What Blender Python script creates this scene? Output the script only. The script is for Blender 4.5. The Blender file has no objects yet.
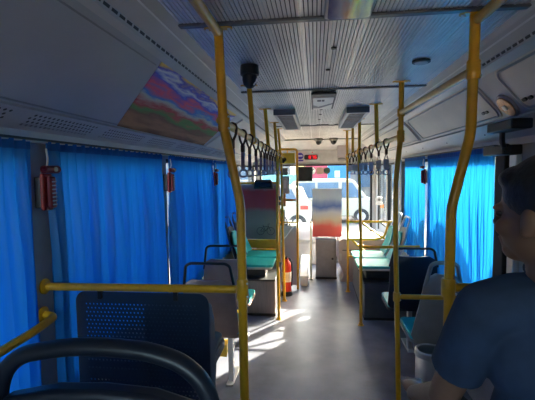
import bpy, bmesh, math, random
from mathutils import Vector, Matrix
random.seed(7)
PI = math.pi
R = math.radians
COL = bpy.context.scene.collection

# ------------------------------------------------------------------ materials
MATS = {}
def mat(name, col, rough=.5, metal=0.0, var=.12, scale=8.0, bump=0.0, spec=.5, col2=None, emis=None, emis_s=0, detail=3, stretch=None, coat=0):
    if name in MATS: return MATS[name]
    m = bpy.data.materials.new(name); m.use_nodes = True
    nt = m.node_tree; b = nt.nodes['Principled BSDF']
    tc = nt.nodes.new('ShaderNodeTexCoord'); mp = nt.nodes.new('ShaderNodeMapping')
    if stretch: mp.inputs['Scale'].default_value = stretch
    nz = nt.nodes.new('ShaderNodeTexNoise'); nz.inputs['Scale'].default_value = scale; nz.inputs['Detail'].default_value = detail
    nt.links.new(tc.outputs['Object'], mp.inputs['Vector']); nt.links.new(mp.outputs['Vector'], nz.inputs['Vector'])
    rp = nt.nodes.new('ShaderNodeValToRGB')
    c2 = col2 if col2 else tuple(min(1, c*(1+var)) for c in col)
    c1 = tuple(c*(1-var) for c in col) if not col2 else col
    rp.color_ramp.elements[0].position = .3; rp.color_ramp.elements[1].position = .7
    rp.color_ramp.elements[0].color = (*c1, 1); rp.color_ramp.elements[1].color = (*c2, 1)
    nt.links.new(nz.outputs['Fac'], rp.inputs['Fac']); nt.links.new(rp.outputs['Color'], b.inputs['Base Color'])
    b.inputs['Roughness'].default_value = rough; b.inputs['Metallic'].default_value = metal
    b.inputs['Specular IOR Level'].default_value = spec
    b.inputs['Coat Weight'].default_value = coat
    if bump:
        bp = nt.nodes.new('ShaderNodeBump'); bp.inputs['Strength'].default_value = bump; bp.inputs['Distance'].default_value = .004
        nt.links.new(nz.outputs['Fac'], bp.inputs['Height']); nt.links.new(bp.outputs['Normal'], b.inputs['Normal'])
    if emis:
        b.inputs['Emission Color'].default_value = (*emis, 1); b.inputs['Emission Strength'].default_value = emis_s
    MATS[name] = m
    return m

def ramp_mat(name, stops, axis='Z', noise=.25, scale=6, rough=.4, lo=0, hi=1, contrast=True):
    """a printed picture or painted reflection: bands of colour along one axis, broken up by noise"""
    m = bpy.data.materials.new(name); m.use_nodes = True
    nt = m.node_tree; b = nt.nodes['Principled BSDF']; b.inputs['Roughness'].default_value = rough
    tc = nt.nodes.new('ShaderNodeTexCoord'); sp = nt.nodes.new('ShaderNodeSeparateXYZ')
    nt.links.new(tc.outputs['Generated'], sp.inputs['Vector'])
    nz = nt.nodes.new('ShaderNodeTexNoise'); nz.inputs['Scale'].default_value = scale; nz.inputs['Detail'].default_value = 4
    nt.links.new(tc.outputs['Generated'], nz.inputs['Vector'])
    a = nt.nodes.new('ShaderNodeMath'); a.operation = 'MULTIPLY_ADD'; a.inputs[1].default_value = noise; a.inputs[2].default_value = -noise/2
    nt.links.new(nz.outputs['Fac'], a.inputs[0])
    s = nt.nodes.new('ShaderNodeMath'); s.operation = 'ADD'
    nt.links.new(a.outputs[0], s.inputs[0]); nt.links.new(sp.outputs[axis], s.inputs[1])
    rp = nt.nodes.new('ShaderNodeValToRGB'); els = rp.color_ramp.elements
    els[0].position = stops[0][0]; els[0].color = (*stops[0][1], 1)
    els[1].position = stops[1][0]; els[1].color = (*stops[1][1], 1)
    for p, c in stops[2:]:
        e = els.new(p); e.color = (*c, 1)
    nt.links.new(s.outputs[0], rp.inputs['Fac']); nt.links.new(rp.outputs['Color'], b.inputs['Base Color'])
    return m

def curtain_mat():
    m = bpy.data.materials.new('blue_curtain_cloth'); m.use_nodes = True
    nt = m.node_tree; nt.nodes.clear()
    out = nt.nodes.new('ShaderNodeOutputMaterial')
    d = nt.nodes.new('ShaderNodeBsdfDiffuse'); t = nt.nodes.new('ShaderNodeBsdfTranslucent'); mx = nt.nodes.new('ShaderNodeMixShader')
    tc = nt.nodes.new('ShaderNodeTexCoord'); mp = nt.nodes.new('ShaderNodeMapping'); mp.inputs['Scale'].default_value = (60, 60, 3)
    nz = nt.nodes.new('ShaderNodeTexNoise'); nz.inputs['Scale'].default_value = 1; rp = nt.nodes.new('ShaderNodeValToRGB')
    nt.links.new(tc.outputs['Object'], mp.inputs['Vector']); nt.links.new(mp.outputs['Vector'], nz.inputs['Vector']); nt.links.new(nz.outputs['Fac'], rp.inputs['Fac'])
    rp.color_ramp.elements[0].color = (.010, .205, .60, 1); rp.color_ramp.elements[1].color = (.012, .225, .65, 1)
    rp.color_ramp.elements[0].position = .3; rp.color_ramp.elements[1].position = .7
    nt.links.new(rp.outputs['Color'], d.inputs['Color']); nt.links.new(rp.outputs['Color'], t.inputs['Color'])
    mx.inputs['Fac'].default_value = .20
    g = nt.nodes.new('ShaderNodeBsdfGlossy'); g.inputs['Roughness'].default_value = .33; g.inputs['Color'].default_value = (.6, .8, 1, 1)
    m2 = nt.nodes.new('ShaderNodeMixShader'); m2.inputs['Fac'].default_value = .05
    nt.links.new(d.outputs[0], mx.inputs[1]); nt.links.new(t.outputs[0], mx.inputs[2])
    nt.links.new(mx.outputs[0], m2.inputs[1]); nt.links.new(g.outputs[0], m2.inputs[2]); nt.links.new(m2.outputs[0], out.inputs['Surface'])
    return m

def glass_mat(name, tint=(.93, .97, .97)):
    m = bpy.data.materials.new(name); m.use_nodes = True
    nt = m.node_tree; nt.nodes.clear()
    out = nt.nodes.new('ShaderNodeOutputMaterial')
    t = nt.nodes.new('ShaderNodeBsdfTransparent'); t.inputs['Color'].default_value = (*tint, 1)
    g = nt.nodes.new('ShaderNodeBsdfGlossy'); g.inputs['Roughness'].default_value = .02
    fr = nt.nodes.new('ShaderNodeFresnel'); fr.inputs['IOR'].default_value = 1.45
    mx = nt.nodes.new('ShaderNodeMixShader')
    ge = nt.nodes.new('ShaderNodeNewGeometry'); iv = nt.nodes.new('ShaderNodeMath'); iv.operation = 'SUBTRACT'; iv.inputs[0].default_value = 1
    ml = nt.nodes.new('ShaderNodeMath'); ml.operation = 'MULTIPLY'; nt.links.new(ge.outputs['Backfacing'], iv.inputs[1]); nt.links.new(iv.outputs[0], ml.inputs[0]); nt.links.new(fr.outputs[0], ml.inputs[1])
    nt.links.new(ml.outputs[0], mx.inputs['Fac']); nt.links.new(t.outputs[0], mx.inputs[1]); nt.links.new(g.outputs[0], mx.inputs[2])
    nt.links.new(mx.outputs[0], out.inputs['Surface'])
    return m

M = dict(
    yellow=mat('yellow_powder_coat', (.72, .36, .010), .32, 0, .08, 20, coat=.3),
    yellow_board=mat('yellow_sign_board', (.90, .58, .05), .5, 0, .06, 12),
    grey_panel=mat('grey_plastic_panel', (.45, .445, .44), .38, 0, .06, 5),
    grey_lid=mat('grey_painted_lid', (.34, .36, .385), .35, 0, .07, 3),
    beige_lid=mat('beige_painted_lid', (.66, .58, .48), .42, 0, .07, 4),
    ribbed=mat('ribbed_ceiling_sheet', (.80, .76, .72), .32, .15, .12, 2.5),
    seam=mat('aluminium_seam', (.68, .68, .68), .3, .7, .05, 10),
    dark=mat('dark_plastic', (.018, .02, .024), .45, 0, .2, 15),
    black=mat('black_plastic', (.008, .008, .01), .4, 0, .2, 15),
    shell_brown=mat('brown_grey_seat_plastic', (.36, .235, .185), .45, 0, .1, 10),
    shell_navy=mat('navy_seat_plastic', (.012, .026, .055), .4, 0, .15, 12),
    shell_black=mat('blackish_navy_seat_plastic', (.009, .013, .024), .38, 0, .15, 12),
    shell_grey=mat('charcoal_seat_plastic', (.24, .23, .215), .45, 0, .1, 10),
    shell_pale=mat('pale_seat_plastic', (.50, .46, .42), .4, 0, .06, 10),
    teal=mat('teal_seat_plastic', (.02, .42, .40), .38, 0, .08, 10),
    floor=mat('speckled_grey_vinyl', (.155, .165, .215), .42, 0, .25, 5, bump=.05, detail=8),
    steel=mat('brushed_steel', (.68, .67, .66), .36, .9, .08, 30, stretch=(1, 1, .1)),
    box_grey=mat('dark_grey_box_cladding', (.07, .07, .085), .5, 0, .15, 8),
    box_steel=mat('ribbed_grey_cladding', (.14, .13, .145), .4, .3, .15, 20, stretch=(6, 1, .3)),
    wall=mat('grey_wall_panel', (.40, .41, .42), .5, 0, .06, 6),
    pillar=mat('grey_window_pillar', (.16, .17, .19), .5, 0, .1, 6),
    rubber=mat('black_rubber', (.012, .012, .014), .7, 0, .2, 20),
    white=mat('white_plastic', (.78, .77, .75), .4, 0, .05, 8),
    pinkwhite=mat('pale_pink_white_panel', (.40, .35, .345), .45, 0, .08, 4),
    red=mat('red_plastic', (.24, .008, .012), .35, 0, .15, 30),
    redbright=mat('bright_red_paint', (.62, .04, .03), .3, 0, .1, 10),
    orange=mat('orange_plastic', (.72, .22, .03), .4, 0, .1, 10),
    purple=mat('purple_badge_print', (.05, .03, .30), .4, 0, .1, 10),
    skyblue=mat('sky_blue_hoarding', (.05, .24, .48), .5, 0, .08, 2),
    pinkred=mat('pink_red_hoarding', (.50, .06, .09), .5, 0, .08, 2),
    strap_blue=mat('blue_strap_sleeve', (.03, .07, .28), .4, 0, .2, 30),
    strap_mauve=mat('mauve_strap_sleeve', (.22, .16, .26), .45, 0, .2, 30),
    strap_card=mat('pale_pink_strap_card', (.48, .38, .37), .5, 0, .12, 30),
    ring=mat('grey_blue_handle_plastic', (.20, .22, .34), .3, 0, .1, 30),
    brown=mat('dark_brown_plastic', (.05, .022, .018), .4, 0, .2, 30),
    amber=mat('amber_brass_grille', (.36, .20, .10), .3, .5, .45, 60),
    skin=mat('warm_brown_skin', (.17, .085, .055), .5, 0, .12, 12, bump=.05),
    hair=mat('black_hair', (.012, .010, .010), .5, 0, .4, 90, bump=.6),
    shirt=mat('navy_cotton', (.014, .030, .070), .85, 0, .2, 14, bump=.4),
    trousers=mat('dark_trousers', (.02, .02, .03), .85, 0, .2, 14, bump=.3),
    asphalt=mat('pale_asphalt', (.20, .165, .13), .9, 0, .15, 3),
    carwhite=mat('white_car_paint', (.38, .34, .27), .35, 0, .02, 3),
    carglass=mat('dark_car_glass', (.07, .12, .18), .5, 0, .1, 3),
    tyre=mat('tyre_rubber', (.02, .02, .02), .8, 0, .1, 10),
    hub=mat('steel_hub_cap', (.5, .5, .5), .3, .6, .1, 10),
    building=mat('pale_render', (.26, .23, .20), .8, 0, .1, 1),
    building2=mat('grey_render', (.22, .23, .24), .8, 0, .1, 1),
    leaf=mat('dark_green_leaves', (.05, .10, .03), .7, 0, .5, 4, bump=.5),
    trunk=mat('grey_brown_bark', (.12, .09, .06), .9, 0, .3, 8),
    led=mat('lit_red_diodes', (.6, .02, .02), .5, 0, .0, 8, emis=(1, .015, .03), emis_s=.22),
    screen=mat('dark_screen_glass', (.01, .012, .014), .12, 0, .1, 4),
    pale_print=mat('pale_printed_sheet', (.80, .78, .74), .35, 0, .05, 6),
    curtain=curtain_mat(),
    glass=glass_mat('window_glass'),
)
# banded prints for adverts and notice board, then the hatch pane
poster_m = ramp_mat('coloured_advert_print', [(.0, (.14, .05, .02)), (.14, (.46, .22, .10)), (.26, (.24, .10, .05)), (.36, (.12, .30, .07)),
        (.44, (.60, .08, .08)), (.54, (.66, .64, .50)), (.62, (.06, .26, .66)), (.70, (.90, .14, .20)), (.78, (.08, .12, .62)), (.85, (.85, .82, .80)), (.90, (.12, .10, .55)), (.96, (.95, .62, .12)), (1, (.95, .70, .20))], 'Z', .42, 5.5, .7)
poster2_m = ramp_mat('red_and_grey_advert_print', [(.0, (.22, .20, .17)), (.3, (.26, .24, .20)), (.48, (.24, .18, .15)), (.58, (.40, .05, .05)), (.9, (.38, .03, .04)), (1, (.30, .30, .28))], 'Z', .18, 3, .4)
poster3_m = ramp_mat('blue_beige_and_red_print', [(.0, (.62, .07, .06)), (.22, (.70, .12, .10)), (.36, (.60, .50, .34)), (.50, (.55, .56, .60)), (.62, (.12, .20, .48)), (.80, (.45, .55, .66)), (1, (.55, .62, .72))], 'Z', .22, 2.2, .4)
hatch_reflect_m = ramp_mat('glossy_hatch_painted_reflection', [(.0, (.10, .12, .28)), (.3, (.45, .45, .55)), (.5, (.65, .25, .08)), (.65, (.80, .55, .10)), (.8, (.25, .25, .35)), (1, (.60, .55, .40))], 'X', .3, 5, .15)  # reflection of the coloured advert painted into the pane

# ------------------------------------------------------------------ geometry helpers
class MB:
    def __init__(s): s.v = []; s.f = []
    def add(s, vs, fs):
        k = len(s.v); s.v += [tuple(v) for v in vs]; s.f += [tuple(i+k for i in f) for f in fs]; return s
    def box(s, x0, x1, y0, y1, z0, z1):
        vs = [(x, y, z) for z in (z0, z1) for y in (y0, y1) for x in (x0, x1)]
        return s.add(vs, [(0, 2, 3, 1), (4, 5, 7, 6), (0, 1, 5, 4), (2, 6, 7, 3), (0, 4, 6, 2), (1, 3, 7, 5)])
    def prism(s, poly, axis, a, b):
        """poly: 2-D outline; axis it is pushed along"""
        def P(p, t):
            return {'X': (t, p[0], p[1]), 'Y': (p[0], t, p[1]), 'Z': (p[0], p[1], t)}[axis]
        n = len(poly); vs = [P(p, a) for p in poly]+[P(p, b) for p in poly]
        fs = [tuple(range(n-1, -1, -1)), tuple(range(n, 2*n))]+[(i, (i+1) % n, n+(i+1) % n, n+i) for i in range(n)]
        return s.add(vs, fs)
    def tube(s, pts, r, n=14, closed=False, ry=None, caps=True):
        pts = [Vector(p) for p in pts]; m = len(pts); vs = []; fs = []
        up = None
        for i, p in enumerate(pts):
            if closed: d = (pts[(i+1) % m]-pts[i-1])
            else: d = pts[min(i+1, m-1)]-pts[max(i-1, 0)]
            d.normalize()
            if up is None:
                up = Vector((0, 1, 0)) if abs(d.y) < .9 else Vector((0, 0, 1))
            a = (up-d*up.dot(d)).normalized(); up = a; b = d.cross(a)
            rr = r[i] if isinstance(r, (list, tuple)) else r
            r2 = (ry if ry else rr)
            for k in range(n):
                t = 2*PI*k/n; vs.append(p+a*math.cos(t)*rr+b*math.sin(t)*r2)
        for i in range(m if closed else m-1):
            j = (i+1) % m
            for k in range(n):
                l = (k+1) % n; fs.append((i*n+k, i*n+l, j*n+l, j*n+k))
        if not closed and caps: fs += [tuple(range(n-1, -1, -1)), tuple((m-1)*n+k for k in range(n))]
        return s.add(vs, fs)
    def lathe(s, prof, c=(0, 0, 0), axis='Z', n=24):
        vs = []; fs = []; m = len(prof)
        for (r, h) in prof:
            for k in range(n):
                t = 2*PI*k/n; a, b = r*math.cos(t), r*math.sin(t)
                q = {'Z': (a, b, h), 'Y': (a, h, b), 'X': (h, a, b)}[axis]
                vs.append((c[0]+q[0], c[1]+q[1], c[2]+q[2]))
        for i in range(m-1):
            for k in range(n):
                l = (k+1) % n; fs.append((i*n+k, i*n+l, (i+1)*n+l, (i+1)*n+k))
        fs += [tuple(range(n)), tuple((m-1)*n+k for k in range(n))]
        return s.add(vs, fs)
    def ell(s, c, r, rot=None, nu=20, nv=12):
        vs = []; fs = []; c = Vector(c)
        for i in range(nv+1):
            ph = PI*i/nv
            for k in range(nu):
                t = 2*PI*k/nu
                p = Vector((r[0]*math.sin(ph)*math.cos(t), r[1]*math.sin(ph)*math.sin(t), r[2]*math.cos(ph)))
                if rot: p = rot @ p
                vs.append(c+p)
        for i in range(nv):
            for k in range(nu):
                l = (k+1) % nu; fs.append((i*nu+k, (i+1)*nu+k, (i+1)*nu+l, i*nu+l))
        return s.add(vs, fs)
    def limb(s, pts, rs, n=16):
        """a tapering limb with rounded ends"""
        P = []; Q = []
        for i in range(len(pts)-1):
            a, b = Vector(pts[i]), Vector(pts[i+1])
            for k in range(5):
                t = k/5; P.append(a.lerp(b, t)); Q.append(rs[i]*(1-t)+rs[i+1]*t)
        P.append(Vector(pts[-1])); Q.append(rs[-1])
        s.tube(P, Q, n)
        s.ell(pts[0], (rs[0],)*3, nu=12, nv=8); s.ell(pts[-1], (rs[-1],)*3, nu=12, nv=8)
        for i in range(1, len(pts)-1): s.ell(pts[i], (rs[i],)*3, nu=12, nv=8)
        return s
    def rrect(s, u0, u1, w0, w1, rad, t0, t1, axis='Y', n=6):
        """slab with a rounded-rectangle outline"""
        return s.prism(rr_outline(u0, u1, w0, w1, rad, n), axis, t0, t1)
    def build(s, name, m, parent=None, smooth=True, bevel=0, local=False, voxel=0):
        me = bpy.data.meshes.new(name)
        off = Vector((0, 0, 0))
        if parent is not None and not local:
            q = parent
            while q is not None: off += q.location; q = q.parent
        elif parent is None and s.v and not local:
            xs = [v[0] for v in s.v]; ys = [v[1] for v in s.v]; zs = [v[2] for v in s.v]
            off = Vector(((min(xs)+max(xs))/2, (min(ys)+max(ys))/2, min(zs)))
        me.from_pydata([(v[0]-off.x, v[1]-off.y, v[2]-off.z) for v in s.v], [], s.f)
        bm = bmesh.new(); bm.from_mesh(me)
        bmesh.ops.remove_doubles(bm, verts=bm.verts, dist=1e-6)
        bmesh.ops.recalc_face_normals(bm, faces=bm.faces)
        bm.to_mesh(me); bm.free()
        o = bpy.data.objects.new(name, me); COL.objects.link(o)
        if voxel:
            md = o.modifiers.new('fuse', 'REMESH'); md.mode = 'VOXEL'; md.voxel_size = voxel
            ms = o.modifiers.new('soften', 'SMOOTH'); ms.iterations = 4; ms.factor = .5
            dg = bpy.context.evaluated_depsgraph_get(); nm = bpy.data.meshes.new_from_object(o.evaluated_get(dg))
            o.modifiers.clear(); o.data = nm; me = nm
        me.materials.clear(); me.materials.append(m)
        if bevel:
            b = o.modifiers.new('bevel', 'BEVEL'); b.width = bevel; b.segments = 3; b.limit_method = 'ANGLE'; b.angle_limit = R(40)
        for p in me.polygons: p.use_smooth = smooth
        if smooth:
            try: me.set_sharp_from_angle(angle=R(40))
            except Exception: pass
        if parent is not None: o.parent = parent
        else: o.location = off
        return o

def rr_outline(u0, u1, w0, w1, rad, n=6):
    pts = []
    for cx, cy, a0 in ((u1-rad, w1-rad, 0), (u0+rad, w1-rad, 90), (u0+rad, w0+rad, 180), (u1-rad, w0+rad, 270)):
        for k in range(n+1):
            t = R(a0+90*k/n); pts.append((cx+rad*math.cos(t), cy+rad*math.sin(t)))
    return pts

def smooth_path(pts, rad=.05, n=6):
    """polyline with rounded corners"""
    pts = [Vector(p) for p in pts]; out = [pts[0]]
    for i in range(1, len(pts)-1):
        a, b, c = pts[i-1], pts[i], pts[i+1]
        d1 = (a-b); d2 = (c-b); r = min(rad, d1.length*.45, d2.length*.45)
        p, q = b+d1.normalized()*r, b+d2.normalized()*r
        for k in range(n+1):
            t = k/n; out.append(p*(1-t)**2+b*2*t*(1-t)+q*t*t)
    out.append(pts[-1]); return out

def tag(o, label=None, cat=None, group=None, kind=None):
    if label: o['label'] = label
    if cat: o['category'] = cat
    if group: o['group'] = group
    if kind: o['kind'] = kind
    return o
def thing(name, label, cat, loc=(0, 0, 0), rz=0, group=None):
    o = bpy.data.objects.new(name, None); COL.objects.link(o); o.location = loc; o.rotation_euler = (0, 0, rz)
    o.empty_display_size = .1
    return tag(o, label, cat, group)
def struct(name, mb, m, **k): return tag(mb.build(name, m, **k), kind='structure')
def copy_tree(o, parent=None):
    c = o.copy(); COL.objects.link(c)
    if parent is not None: c.parent = parent
    for ch in list(o.children): copy_tree(ch, c)
    return c

# ------------------------------------------------------------------ sizes of the place (metres)
WL, WR = -1.18, 1.18          # inner faces of the side walls
CZ = 2.32                     # ceiling
Y0, Y1 = -1.1, 8.0            # rear wall, windscreen
SILL, TOP = .78, 1.862        # side windows

# ------------------------------------------------------------------ setting
# floor: low aisle floor and the raised rear deck
struct('floor', MB().box(WL-.05, WR+.05, 1.95, Y1+.1, -.06, 0), M['floor'], smooth=False)
struct('floor_raised', MB().box(WL-.05, WR+.05, Y0, 1.95, -.06, .45), M['floor'], smooth=False)
t = MB().box(WL, WR, 1.9505, 1.962, .40, .452); struct('trim_1', t, M['rubber'], smooth=False)

def wall(side, x0, x1, spans, name):
    b = MB(); xa, xb = sorted((x0, x1))
    b.box(xa, xb, Y0, Y1, -.06, SILL); b.box(xa, xb, Y0, Y1, TOP, 2.40)
    y = Y0
    for a, c in spans:
        b.box(xa, xb, y, a, SILL, TOP); y = c
    b.box(xa, xb, y, Y1, SILL, TOP)
    struct(name, b, M['wall'], smooth=False)
LSP = [(.80, 1.50), (1.676, 2.955), (3.055, 4.385), (4.475, 5.76), (5.95, 7.75)]
RSP = [(2.70, 4.27), (4.36, 5.66), (6.12, 6.72), (6.82, 7.78)]
wall('left', WL-.05, WL, LSP, 'wall_left')
wall('right', WR, WR+.05, RSP, 'wall_right')
n = 1
for spans, xw, sg in ((LSP, WL, -1), (RSP, WR, 1)):
    for a, c in spans:
        f = MB(); x = sorted((xw, xw+sg*.045))
        for (p, q, r_, s_) in ((a, c, SILL, SILL+.03), (a, c, TOP-.03, TOP), (a, a+.02, SILL+.03, TOP-.03), (c-.02, c, SILL+.03, TOP-.03)):
            f.box(x[0], x[1], p, q, r_, s_)
        w = struct('window_%d' % n, f, M['rubber'], smooth=False)
        g = MB().box(xw+sg*.028, xw+sg*.034, a+.015, c-.015, SILL+.025, TOP-.025).build('pane', M['glass'], w, smooth=False)
        n += 1
# rear wall, unseen; its window is added and sized to light the interior
b = MB(); b.box(WL-.05, WR+.05, Y0-.05, Y0, -.06, 1.50); b.box(WL-.05, WR+.05, Y0-.05, Y0, 2.02, 2.40); b.box(WL-.05, -1.0, Y0-.05, Y0, 1.50, 2.02); b.box(1.0, WR+.05, Y0-.05, Y0, 1.50, 2.02)
struct('wall_rear', b, M['wall'], smooth=False)
f = MB(); f.box(-1.0, 1.0, Y0-.04, Y0-.005, 1.50, 1.53); f.box(-1.0, 1.0, Y0-.04, Y0-.005, 1.99, 2.02); f.box(-1.0, -.97, Y0-.04, Y0-.005, 1.53, 1.99); f.box(.97, 1.0, Y0-.04, Y0-.005, 1.53, 1.99)
w = struct('window_%d' % n, f, M['rubber'], smooth=False); MB().box(-.98, .98, Y0-.025, Y0-.018, 1.52, 2.0).build('pane', M['glass'], w, smooth=False); n += 1
# front wall around the windscreen
b = MB(); b.box(WL-.05, WR+.05, Y1, Y1+.06, -.06, .50); b.box(WL-.05, WR+.05, Y1, Y1+.06, 1.93, 2.40)
b.box(WL-.05, WL+.07, Y1, Y1+.06, .50, 1.93); b.box(WR-.07, WR+.05, Y1, Y1+.06, .50, 1.93)
struct('wall_front', b, M['wall'], smooth=False)
f = MB()
for q in ((WL+.07, WR-.07, .50, .54), (WL+.07, WR-.07, 1.89, 1.93), (WL+.07, WL+.11, .54, 1.89), (WR-.11, WR-.07, .54, 1.89)):
    f.box(q[0], q[1], Y1+.005, Y1+.055, q[2], q[3])
w = struct('window_%d' % n, f, M['rubber'], smooth=False); MB().box(WL+.10, WR-.10, Y1+.025, Y1+.032, .53, 1.90).build('pane', M['glass'], w, smooth=False)

# ceiling: ribbed sheet (real grooves running along the bus) with raised lengthwise seams
CE0, CE1 = -.515, .745
def ribbed():
    b = MB(); pitch = .0155; x = CE0
    while x < CE1-1e-6:
        w = min(pitch, CE1-x); b.box(x, x+w*.74, Y0, 7.25, CZ, CZ+.006); x += pitch
    return b
ceil = struct('ceiling', ribbed(), M['ribbed'], smooth=False)
struct('trim_90', MB().box(CE0, CE1, Y0, 7.25, CZ+.0065, CZ+.03), mat('dark_groove_backing', (.05, .05, .055), .8), smooth=False)
struct('roof', MB().box(WL-.05, WR+.05, Y0, Y1+.06, 2.40, 2.45), M['wall'], smooth=False)
k = 2
b = MB(); x = CE0+.09
while x < CE1-.03:
    b.box(x, x+.004, Y0, 7.25, CZ-.0025, CZ+.001); x += .124
struct('trim_%d' % k, b, M['seam'], smooth=False); k += 1
for y in (.22, 1.545, 2.86, 5.09):
    b = MB(); b.box(CE0-.005, CE1+.005, y-.017, y+.017, CZ-.010, CZ+.004)
    struct('trim_%d' % k, b, mat('dark_joint_strip', (.10, .11, .13), .35, .3), bevel=.004, smooth=False); k += 1
    b = MB(); b.box(CE0-.005, CE1+.005, y+.018, y+.026, CZ-.006, CZ+.004)
    struct('trim_%d' % k, b, M['seam'], smooth=False); k += 1
# small ventilation slits at the far end of the ceiling
for x0 in (-.22, .02, .24):
    struct('trim_%d' % k, MB().box(x0, x0+.15, 5.0, 5.05, CZ-.012, CZ+.002), mat('slit_grey', (.12, .12, .13), .5), bevel=.004, smooth=False); k += 1

# side coves: cross-sections from the ceiling edge out to the tops of the windows
def cove(prof, y0, y1, mt, th=.012, sgn=1):
    b = MB(); n = len(prof)
    # outward offset (towards the outside of the bus / up)
    out = []
    for i, p in enumerate(prof):
        a = prof[max(i-1, 0)]; c = prof[min(i+1, n-1)]
        d = Vector((c[0]-a[0], c[1]-a[1])).normalized(); nn = Vector((-d.y, d.x))*sgn
        out.append((p[0]+nn.x*th, p[1]+nn.y*th))
    poly = list(prof)+out[::-1]
    for i in range(n-1):
        q = [prof[i], prof[i+1], out[i+1], out[i]]
        b.prism(q, 'Y', y0, y1)
    return b
LCOVE = [(-.510, 2.322), (-.535, 2.305), (-.612, 2.262), (-.622, 2.240), (-.650, 2.226)]
struct('trim_%d' % k, cove(LCOVE, Y0, 7.3, None, sgn=-1), M['grey_panel'], smooth=False); k += 1
RCOVE = [(.740, 2.322), (.762, 2.305), (.802, 2.258), (.812, 2.235), (.852, 2.214)]
struct('trim_%d' % k, cove(RCOVE, Y0, 7.3, None, sgn=1), M['grey_panel'], smooth=False); k += 1
# duct slots: a row of short dark slots down each cove
def slots(x0, z0, x1, z1, sg):
    b = MB(); y = Y0+.05
    d = Vector((x1-x0, z1-z0)).normalized(); nn = Vector((d.y, -d.x))
    if nn.y > 0: nn = -nn
    while y < 7.0:
        q = [(x0, z0), (x1, z1), (x1+nn.x*.0015, z1+nn.y*.0015), (x0+nn.x*.0015, z0+nn.y*.0015)]
        b.prism(q, 'Y', y, y+.034); y += .05
    return b
struct('trim_%d' % k, slots(-.6135, 2.2585, -.6175, 2.2495, -1), M['black'], smooth=False); k += 1
struct('trim_%d' % k, slots(.8045, 2.253, .8090, 2.2428, 1), M['black'], smooth=False); k += 1
# fine raised line along each cove
struct('trim_%d' % k, cove([(-.548, 2.2965), (-.553, 2.2935)], Y0, 7.3, None, th=-.003, sgn=-1), M['seam'], smooth=False); k += 1
struct('trim_%d' % k, cove([(.773, 2.292), (.778, 2.286)], Y0, 7.3, None, th=-.003, sgn=1), M['seam'], smooth=False); k += 1

# plain backing behind the lids
BL = [(-.650, 2.240), (-1.02, 2.002)]; BR = [(.852, 2.228), (1.04, 2.018)]
struct('trim_%d' % k, cove(BL, Y0, 7.3, None, sgn=-1), M['grey_panel'], smooth=False); k += 1
struct('trim_%d' % k, cove(BR, Y0, 7.3, None, sgn=1), M['grey_panel'], smooth=False); k += 1

def slab_on(A, B, y0, y1, s0, s1, t0, t1, rad, mt=None, n=5):
    """rounded slab lying on the slanted cove plane A-B; s runs A to B (0..1), t is height towards the aisle"""
    A = Vector(A); B = Vector(B); d = (B-A); L = d.length; d.normalize(); nn = Vector((d.y, -d.x))
    if nn.y > 0: nn = -nn
    ol = rr_outline(y0, y1, s0*L, s1*L, rad, n); b = MB(); m = len(ol); vs = []
    for t in (t0, t1):
        for (y, s) in ol:
            p = A+d*s+nn*t; vs.append((p.x, y, p.y))
    b.add(vs, [tuple(range(m-1, -1, -1)), tuple(range(m, 2*m))]+[(i, (i+1) % m, m+(i+1) % m, m+i) for i in range(m)])
    return b
def ring_on(A, B, y0, y1, s0, s1, t, rad, r):
    A = Vector(A); B = Vector(B); d = (B-A); L = d.length; d.normalize(); nn = Vector((d.y, -d.x))
    if nn.y > 0: nn = -nn
    pts = []
    for (y, s) in rr_outline(y0, y1, s0*L, s1*L, rad, 6):
        p = A+d*s+nn*t; pts.append((p.x, y, p.y))
    return MB().tube(pts, r, 8, closed=True)
LA, LB = (-.650, 2.240), (-1.02, 2.002)
# long lid on the left, then the advert, then a pale lid
for (y0, y1, lb) in ((-.9, 1.955, 'large smooth grey duct lid above the nearest left curtain'),):
    t = thing('duct_lid', lb, 'lid', (-.83, (y0+y1)/2, 2.1))
    # the far end is cut on the slant
    A = Vector(LA); B = Vector(LB); d = (B-A).normalized(); L = (B-A).length; nn = Vector((d.y, -d.x)); nn = nn if nn.y < 0 else -nn
    cut = .27 if y1 > 1 else 0
    vs = []
    for tt in (0, .012):
        for (y, s) in ((y0, .0), (y1-cut, .0), (y1+.02, L), (y0, L)):
            p = A+d*s+nn*tt; vs.append((p.x, y, p.y))
    b = MB().add(vs, [(0, 1, 2, 3), (7, 6, 5, 4), (0, 4, 5, 1), (1, 5, 6, 2), (2, 6, 7, 3), (3, 7, 4, 0)])
    b.build('lid_panel', M['grey_lid'], t, bevel=.005)
    e = MB()
    for s in (.03, L-.02):
        p = A+d*s+nn*.0135; q = A+d*(s+.006)+nn*.0135
        e.prism([(p.x, p.y), (q.x, q.y), (q.x+nn.x*.002, q.y+nn.y*.002), (p.x+nn.x*.002, p.y+nn.y*.002)], 'Y', y0+.01, y1-cut-.01 if s < .1 else y1)
    e.build('edge_moulding', mat('lid_edge_grey', (.20, .21, .225), .35), t, smooth=False)
b = MB(); A = Vector(LA); B = Vector(LB); d = (B-A).normalized(); L = (B-A).length; nn = Vector((d.y, -d.x)); nn = nn if nn.y < 0 else -nn
vs = []
for tt in (0, .006):
    for (y, s) in ((1.70, .0), (3.35, .0), (3.60, L), (1.985, L)):
        p = A+d*s+nn*tt; vs.append((p.x, y, p.y))
b.add(vs, [(0, 1, 2, 3), (7, 6, 5, 4), (0, 4, 5, 1), (1, 5, 6, 2), (2, 6, 7, 3), (3, 7, 4, 0)])
tag(b.build('advert_panel', poster_m, smooth=False), 'colourful printed advert with blue sky and brown ground on the left cove', 'advert')
b = slab_on(LA, LB, 3.66, 5.6, 0, 1, 0, .010, .03)
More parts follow.
